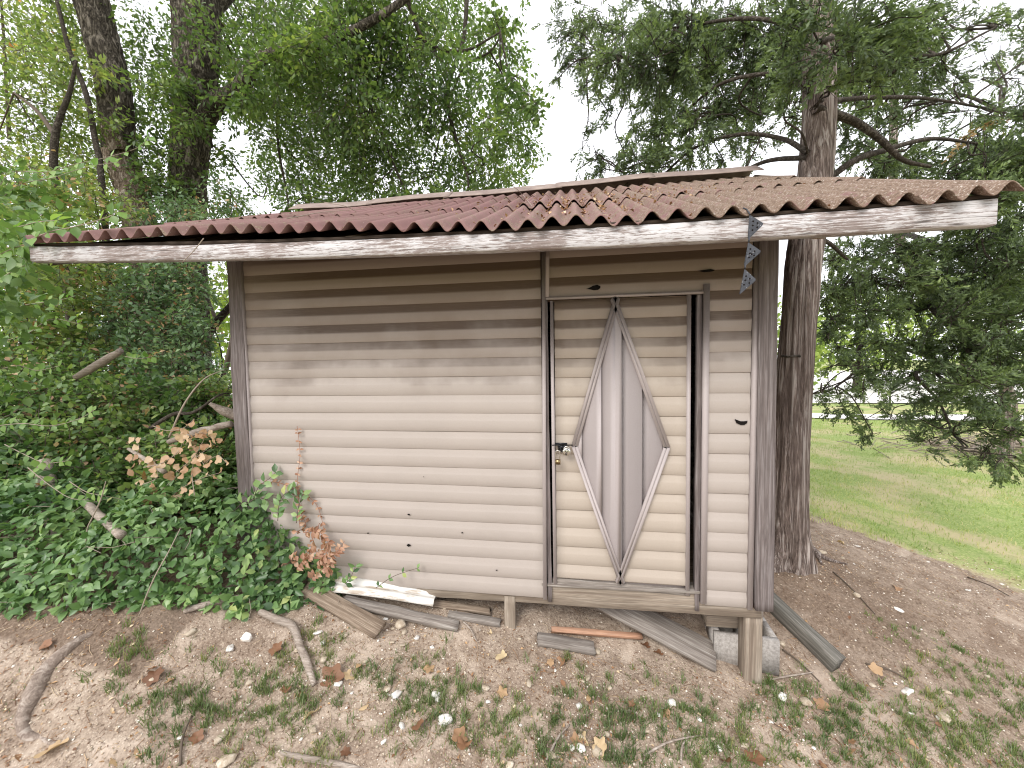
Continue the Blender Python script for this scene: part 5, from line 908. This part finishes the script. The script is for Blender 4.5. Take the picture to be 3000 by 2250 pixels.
for i, (x, y, h, wd, lab) in enumerate([(9.5, 17, 4.6, 4.6, 'bright green tree beyond the lawn just right of the cedar trunk'), (14.5, 20, 5.6, 5.5, 'yellow green tree beyond the lawn behind the drooping boughs'), (20, 21, 6, 6, 'bright tree beyond the lawn toward the right edge'), (27, 22, 8, 8, 'tall green tree beyond the lawn at the right edge'), (36, 28, 9, 9, 'far green tree seen through cedar boughs at far right'), (-7.5, 12, 1.9, 3.2, 'low green tree deep behind the slanting dark trunk'), (-11, 10, 5.5, 5, 'leafy tree filling the gap left of the leaning tree'), (-15, 9, 6.5, 6, 'leafy tree deep behind the far left saplings'), (-18.5, 7.5, 7, 6, 'tall leafy tree at the far left edge'), (-12.5, 14, 7, 5, 'thin crowned tree behind the pale leaning trunk')]): far_tree(x, y, h, wd, lab)
# ---- brush pile on the lawn at right
bpile = gnd(2120, 985); n = 260; P = bpile + np.c_[.75*RNG.normal(size=n), .45*RNG.normal(size=n), .02+.16*np.abs(RNG.normal(size=n))]; a = RNG.uniform(0, 6.28, n); d = np.c_[np.cos(a), np.sin(a)*.6, .22*RNG.normal(size=n)]*(.25+.5*RNG.random((n, 1)))
bo = thing('brush_pile', 'low grey heap of cut twigs on the lawn at right', 'brush pile', tuple(bpile)); mesh_part('twigs', tubes3(P-d/2, P+d/2, .009, .004, .08), bo, M['twig_pale'], False, kind='stuff')
for i in range(7):
    a = random.uniform(-.6, .6); p = bpile + np.array([random.uniform(-.6, .5), random.uniform(-.3, .2), random.uniform(.1, .26)]); mesh_part('branch', tube(catmull([p, p+np.array([math.cos(a)*.5, .1, .12*random.random()]), p+np.array([math.cos(a)*1.0, math.sin(a)*.3, .2*random.random()-.1])], 10), np.linspace(.026, .012, 10), 7), bo, M['drift'])
#SHRUBS
# ================================================================== SHRUBS AND CREEPER
def scatter_surface(n, xr, yr, hf, size, tilt, tv, tf, depth=.12, dens=None, face=(0, -.8, 1.0)):
    out = []
    n0 = n; n = n*4; x = RNG.uniform(*xr, 3*n); y = RNG.uniform(*yr, 3*n); h = hf(x, y); k = h > .02
    if dens is not None: k &= RNG.random(3*n) < dens(x, y)
    e = .03; sl_ = np.hypot(hf(x+e, y)-hf(x-e, y), hf(x, y+e)-hf(x, y-e))/(2*e); k &= RNG.random(3*n) < np.sqrt(1+sl_**2)/4.0
    x, y, h = x[k][:n0], y[k][:n0], h[k][:n0]; z = gh(x, y) + np.maximum(.01, h - depth*RNG.random(len(x))**1.5*np.minimum(1, h/.15)); m = len(x); e = .03
    gxn = (hf(x+e, y)-hf(x-e, y))/(2*e); gyn = (hf(x, y+e)-hf(x, y-e))/(2*e); nr = np.c_[-gxn, -gyn, np.ones(m)]; nr /= np.linalg.norm(nr, axis=1)[:, None]; nr = nr + .35*np.array(face) + tilt*RNG.normal(size=(m, 3)); ax = rvec(m) + np.array([0, -.25, -.35]); s = size*RNG.uniform(.55, 1.2, m)
    return np.c_[x, y, z], ax, nr, s
def mound(x, y):
    """height of the creeper mound over the ground"""
    a = .43*np.exp(-(((x+2.1)/.60)**4 + ((y-.06+.30*np.clip(-(x+1.7), -.3, .8))/.36)**4)); b = .26*np.exp(-(((x+3.1)/.75)**4 + ((y+.25)/.36)**4)); c = .22*np.exp(-(((x+1.52)/.24)**2 + ((y+.03)/.16)**2)); d = .45*np.exp(-(((x+4.3)/.7)**2+((y-.0)/.6)**2)); d = np.maximum(d, .5*np.exp(-(((x+3.3)/1.25)**2 + ((y-1.05)/.6)**2)))
    q = np.c_[np.ravel(x)*4, np.ravel(y)*4, 0*np.ravel(x)]; h = np.maximum(np.maximum(a, b), np.maximum(c, d)) + .055*vnoise(q, 66).reshape(np.shape(x)) + .03*vnoise(q*2.3, 67).reshape(np.shape(x)) - .075
    return h*((y < .03) | (x < -2.02))
creeper = thing('creeper_bush', 'dense low mound of dark green creeper leaves at the left front of the shed', 'bush', (-2.2, -.2, g1(-2.2, -.2)))
CV, CF = oval_leaf(.10, .29)
P, A, Nn, Sz = scatter_surface(26000, (-4.8, -1.28), (-.75, 1.9), mound, .060, .42, CV, CF)
dist = np.linalg.norm(P-CAM, axis=1); top = P[:, 2] - (gh(P[:, 0], P[:, 1]) + mound(P[:, 0], P[:, 1])); score = dist - 6*np.minimum(0, -(-top-.02)*0) + 4*np.clip(-top-.015, 0, 1) - .0*Sz
order = np.argsort(score - .006*RNG.random(len(P))); big_i, rest = order[:300], order[300:]
V, F = cloud(CV, CF, P[rest], A[rest], Nn[rest], Sz[rest]); mesh_part('foliage', (V, F), creeper, M['creeper'], False, kind='stuff')
LM = [me_np('leaf', *oval_leaf(f, w_)) for f, w_ in ((.10, .29), (.04, .32), (.16, .26))]
for m_ in LM: m_.materials.append(M['creeper_one'])
def leaf_part(parent, me, p, a, n_, s, name='leaf'):
    a = Vector(a).normalized(); z = Vector(n_); z = (z - a*z.dot(a)).normalized(); x = a.cross(z); Mx = Matrix(((x.x*s, a.x*s, z.x*s, p[0]), (x.y*s, a.y*s, z.y*s, p[1]), (x.z*s, a.z*s, z.z*s, p[2]), (0, 0, 0, 1))); return link(name, me, parent, Mx)
for i in big_i: leaf_part(creeper, random.choice(LM), P[i], A[i], Nn[i], Sz[i]*1.05)
st = P[RNG.integers(0, len(P), 420)]; mesh_part('stems', tubes3(st, st + np.c_[.12*RNG.normal(size=(420, 2)), .05*RNG.normal(size=420)], .0022, .0015, .1), creeper, M['twig_pale'], False, kind='stuff')
# green shoots climbing on the post and wall
def shoot(pts, nl, size, parent, mats, r=.0022, stem='stem', leaf='leaf', both=True, hang=0.0, stemmat='twig'):
    Pp = catmull(pts, 30); mesh_part(stem, tube(Pp, np.linspace(r, r*.5, 30), 5), parent, M[stemmat])
    for i in range(nl):
        t = .08 + .92*i/max(1, nl-1); k_ = min(28, int(t*29)); p = Pp[k_]; d = Pp[k_+1]-Pp[k_]; d /= np.linalg.norm(d)+1e-9
        for sgn in ((1, -1) if both else ((1,) if i % 2 else (-1,))):
            s_ = np.cross(d, np.array([0, -1, .2])); a = d*.55 + s_*sgn*.9 + .25*np.random.normal(size=3) - np.array([0, 0, hang]); n_ = np.array([0, -1, .55]) + .4*np.random.normal(size=3); leaf_part(parent, random.choice(mats), p, a, n_, size*random.uniform(.7, 1.15), leaf)
for pts, nl, s in (([(548, 1075), (560, 1050), (580, 1035), (596, 1020)], 4, .042), ([(530, 1090), (560, 1075), (600, 1085), (625, 1060)], 5, .04), ([(600, 1125), (602, 1095), (612, 1070), (640, 1052)], 6, .038), ([(640, 1130), (645, 1095), (655, 1065)], 5, .036), ([(500, 1110), (530, 1080), (550, 1072), (575, 1080)], 5, .045), ([(745, 1262), (757, 1248), (768, 1222)], 4, .03), ([(812, 1270), (850, 1245), (905, 1226)], 3, .022)):
    shoot([at(*p, -.035 - .06*(1-i/len(pts))) for i, p in enumerate(pts)], nl+1, s*1.4, creeper, LM)
# dead orange vine on the siding
dv = thing('dead_vine', 'dead orange brown vine climbing the left siding above the creeper', 'vine', tuple(at(690, 1190, -.04)))
DM = [me_np('vine_leaf', *oval_leaf(f, w_)) for f, w_ in ((.25, .32), (.4, .26), (.12, .3))]
k2 = m_leafp('dead_orange_vine_leaf', [(0, (.27, .13, .075)), (.5, (.41, .225, .145)), (1, (.55, .37, .26))], .25, .6, per_obj=True, tt=1.2)
for m_ in DM: m_.materials.append(k2)
k = N('dead_vine_stem', .8); k.color((.30, .14, .09)); M['vine_stem'] = k.m
for pts, nl, s in (([(648, 1140), (645, 1080), (643, 1030), (648, 980), (642, 920)], 15, .018), ([(560, 1045), (600, 1042), (640, 1060), (680, 1085), (697, 1130), (700, 1170)], 15, .022), ([(700, 1165), (705, 1195), (690, 1210), (720, 1200), (745, 1168)], 12, .03), ([(640, 1150), (660, 1135), (650, 1110)], 6, .028), ([(690, 1130), (680, 1160), (670, 1190), (665, 1215)], 9, .03), ([(720, 1195), (715, 1220), (705, 1235)], 6, .03), ([(655, 1150), (690, 1150), (715, 1180)], 9, .03), ([(640, 1230), (665, 1200), (690, 1190)], 8, .03), ([(600, 1240), (625, 1215), (640, 1200)], 6, .028), ([(670, 1250), (700, 1225), (735, 1185)], 9, .03)):
    shoot([at(*p, -.030 - (.09 if p[1] > 1140 else 0)) for p in pts], nl, s*1.35, dv, DM, .002, 'stem', 'vine_leaf', True, .4, 'vine_stem')
# tan dead leaves hanging in the brush left of the post
dt = thing('withered_vine', 'withered vine with tan papery leaves tangled in the brush by the left post', 'vine', tuple(at(420, 1000, -.1)))
TM = [me_np('vine_leaf', *lobed(20+s, 3)) for s in range(3)]
k2 = m_leafp('papery_tan_leaf', [(0, (.36, .2, .11)), (.5, (.52, .34, .21)), (1, (.66, .5, .34))], .35, .6, per_obj=True, tt=1.2)
for m_ in TM: m_.materials.append(k2)
for pts, nl, s in (([(330, 1075), (370, 1040), (410, 1000), (460, 960)], 7, .055), ([(420, 1070), (415, 1020), (425, 985), (445, 1010)], 5, .055), ([(300, 1050), (340, 1030), (330, 990)], 5, .045), ([(400, 960), (430, 935), (470, 950)], 9, .05), ([(360, 1090), (385, 1060), (430, 1035), (480, 1020)], 9, .05), ([(310, 1010), (350, 1000), (385, 975), (400, 940)], 8, .05), ([(280, 1000), (300, 970), (290, 945)], 5, .045), ([(380, 1020), (420, 985), (450, 930)], 8, .05), ([(440, 1000), (470, 985), (490, 1000)], 3, .05), ([(330, 920), (360, 930), (395, 925), (420, 905)], 6, .045), ([(310, 1095), (325, 1080), (350, 1090)], 3, .045)):
    shoot([at(*p, -.26 + .1*random.random()) for p in pts], nl, s*.9, dt, TM, .0025, 'stem', 'vine_leaf', False, .5, 'twig_pale')
# bright honeysuckle sprays close to the eave end
hs_ = thing('honeysuckle', 'bright light green honeysuckle sprays covering the left end of the eave', 'vine', tuple(at(10, 520, -.3)))
BM = [me_np('leaf', *oval_leaf(f, w_)) for f, w_ in ((.06, .34), (.12, .38), (.0, .36))]
for m_ in BM: m_.materials.append(M['bright_leaf'])
for pts, nl, s, Y in (([(-30, 380), (40, 370), (100, 372), (160, 355), (230, 340), (300, 318), (325, 290)], 13, .062, .35), ([(-20, 450), (40, 400), (110, 385), (190, 360), (260, 350)], 10, .062, .3), ([(60, 520), (110, 500), (160, 490), (230, 470), (260, 455)], 7, .055, -.55), ([(-20, 500), (40, 490), (80, 480), (130, 475)], 8, .06, -.45), ([(-20, 560), (20, 540), (60, 525), (95, 505)], 9, .06, -.5), ([(-30, 620), (20, 590), (60, 570)], 8, .06, -.4), ([(-20, 420), (0, 400), (30, 350)], 6, .06, .2), ([(-20, 690), (50, 660), (120, 650), (160, 640)], 8, .055, .3), ([(0, 740), (60, 720), (110, 690), (175, 700)], 8, .055, .2), ([(-10, 920), (50, 915), (110, 920), (170, 905), (205, 885)], 11, .05, -.15), ([(10, 960), (60, 985), (100, 1000), (150, 995)], 8, .05, -.2), ([(60, 1010), (110, 1050), (150, 1075), (185, 1080)], 7, .048, -.3), ([(150, 1040), (185, 1062), (215, 1070)], 5, .045, -.3), ([(270, 770), (300, 775), (330, 770)], 6, .06, .5), ([(-10, 800), (40, 790), (80, 800), (130, 790)], 8, .05, .0)):
    shoot([at(*p, Y) for p in pts], nl, s, hs_, BM, .0028, 'stem', 'leaf', True, .15, 'twig_pale')
lv, _, _ = foliage([(10,390,.3,36,1),(40,400,.4,40,1),(100,390,.5,30,.6),(10,470,-.1,40,1.1),(60,480,-.3,34,.9),(10,540,-.3,40,1.2),(50,540,-.45,30,.8),(10,610,-.2,40,1),(50,640,-.1,36,.7),(0,690,-.1,36,.9),(60,700,.1,34,.6),(20,760,0,40,.8),(0,850,-.1,36,.8)], 95, .07, ROUND_V, ROUND_F, .3, 7)
mesh_part('foliage', lv, hs_, M['bright_many'], False, kind='stuff')
# thickets further back
def thicket(label, clusters, per, size, mat, tv=SIMPLE_V, tf=SIMPLE_F, group=None, name='thicket', deadfrac=.09):
    c0 = at(*clusters[0][:3]); t = thing(name, label, 'bush', (c0[0], c0[1], g1(c0[0], c0[1])), group); lv, tws, CC = foliage(clusters, per, size, tv, tf, .15, 8); mesh_part('foliage', lv, t, M[mat], False, kind='stuff'); mesh_part('twigs', tws, t, M['twig'], False, kind='stuff')
    parts = []
    for c, r in CC:
        b = np.array([c[0]+.2*RNG.normal(), c[1]+.2*abs(RNG.normal()), g1(c[0], c[1])]); parts.append(tube(catmull([b, (b+c)/2+.1*RNG.normal(size=3), c + r*.4*rvec(1)[0]], 10), np.linspace(.012, .004, 10), 5, False))
    mesh_part('stems', join(parts), t, M['limb'], kind='stuff')
    if deadfrac:
        dl, _, _ = foliage(clusters, per*deadfrac, size*.9, tv, tf, .5, 6); mesh_part('dead_leaves', dl, t, M['dead_leaf'], False, kind='stuff')
    return t
thicket('dark leafy thicket filling the space between creeper and fallen logs', [(px, py, Y, r, d) for px, py, Y, r, d in [(40,900,.5,60,1.2),(110,880,.6,60,1.2),(180,870,.7,60,1.2),(250,880,.7,60,1.2),(320,870,.8,60,1.2),(390,870,.8,55,1.2),(450,850,.8,45,1),(40,970,.3,60,1.2),(110,970,.3,60,1.2),(180,970,.4,60,1.2),(250,960,.5,60,1.2),(320,980,.4,60,1.2),(390,980,.3,60,1),(450,990,.3,50,1),(480,940,.5,36,.8),(40,1050,.1,60,1.2),(110,1060,.1,60,1),(180,1050,.1,60,1.1),(250,1050,.2,60,1.1),(320,1050,.2,60,1),(390,1060,.15,60,1),(460,1060,.15,50,1),(490,1010,.3,30,.8),(30,830,.7,60,1.1),(100,820,.8,60,1.1),(170,820,.9,55,1.1),(30,1110,0,50,1),(100,1130,.0,50,.8),(170,1120,.0,45,.8),(240,1110,.1,45,.8)]], 800, .055, 'thicket', ROUND_V, ROUND_F)
thicket('grey green leafy thicket below the pale leaning trunk', [(px, py, Y, r, d) for px, py, Y, r, d in [(300,610,1.7,45,.8),(350,600,1.8,50,1),(400,610,2.0,45,1),(430,640,2.2,30,.3),(280,660,1.6,50,.9),(340,660,1.6,55,1.1),(390,670,1.8,45,.9),(430,690,2.0,28,.25),(250,710,1.5,50,.8),(310,720,1.5,55,1),(370,720,1.5,55,1.1),(410,730,1.7,36,.5),(230,770,1.3,50,.9),(300,790,1.3,50,1),(370,790,1.3,55,1.1),(420,810,1.4,36,.7),(460,830,1.3,36,.7),(480,870,1.2,26,.6),(380,545,2.1,40,.8),(330,560,2.1,40,.7),(350,420,2.6,36,.6),(350,470,2.2,30,.6),(450,450,2.5,36,.4),(480,400,2.8,30,.3),(390,460,2.0,26,.4)]], 560, .065, 'greygreen', SIMPLE_V*np.array([1.2, 1, 1]), deadfrac=.10)
thicket('yellowish leafy thicket under the left eave end', [(px, py, Y, r, d) for px, py, Y, r, d in [(30,480,1.0,55,1),(100,460,1.4,55,1),(170,450,1.7,50,.9),(240,450,1.9,45,.8),(40,560,.8,55,1.2),(110,560,1.3,55,1.1),(180,580,1.6,50,1),(240,600,1.7,45,.9),(40,640,.8,55,1.1),(110,640,1.2,55,1),(180,650,1.5,50,.9),(40,720,.9,55,1.1),(110,730,1.1,55,1),(180,730,1.3,50,.9),(30,400,1.3,55,1),(110,390,2,50,.8),(190,390,2.2,45,.7),(30,780,.9,50,1)]], 330, .068, 'young_leaf', ROUND_V, ROUND_F, deadfrac=.12)
thicket('hazy green shrubs deep behind the thicket at left', [(px, py, Y, r, d) for px, py, Y, r, d in [(60,650,4,70,1),(150,640,4,70,1),(240,650,4.5,70,1),(330,640,4.5,60,.8),(60,740,4,70,1),(150,740,4,70,1),(240,740,4.5,70,1),(330,740,4.5,70,1),(60,560,4.5,70,.9),(150,560,4.5,70,.8),(240,560,5,60,.8),(40,460,5,70,.8),(130,450,5,70,.8),(220,440,5,60,.8),(380,760,5,50,.8),(430,790,5,40,.6)]], 420, .11, 'thicket', group=None)
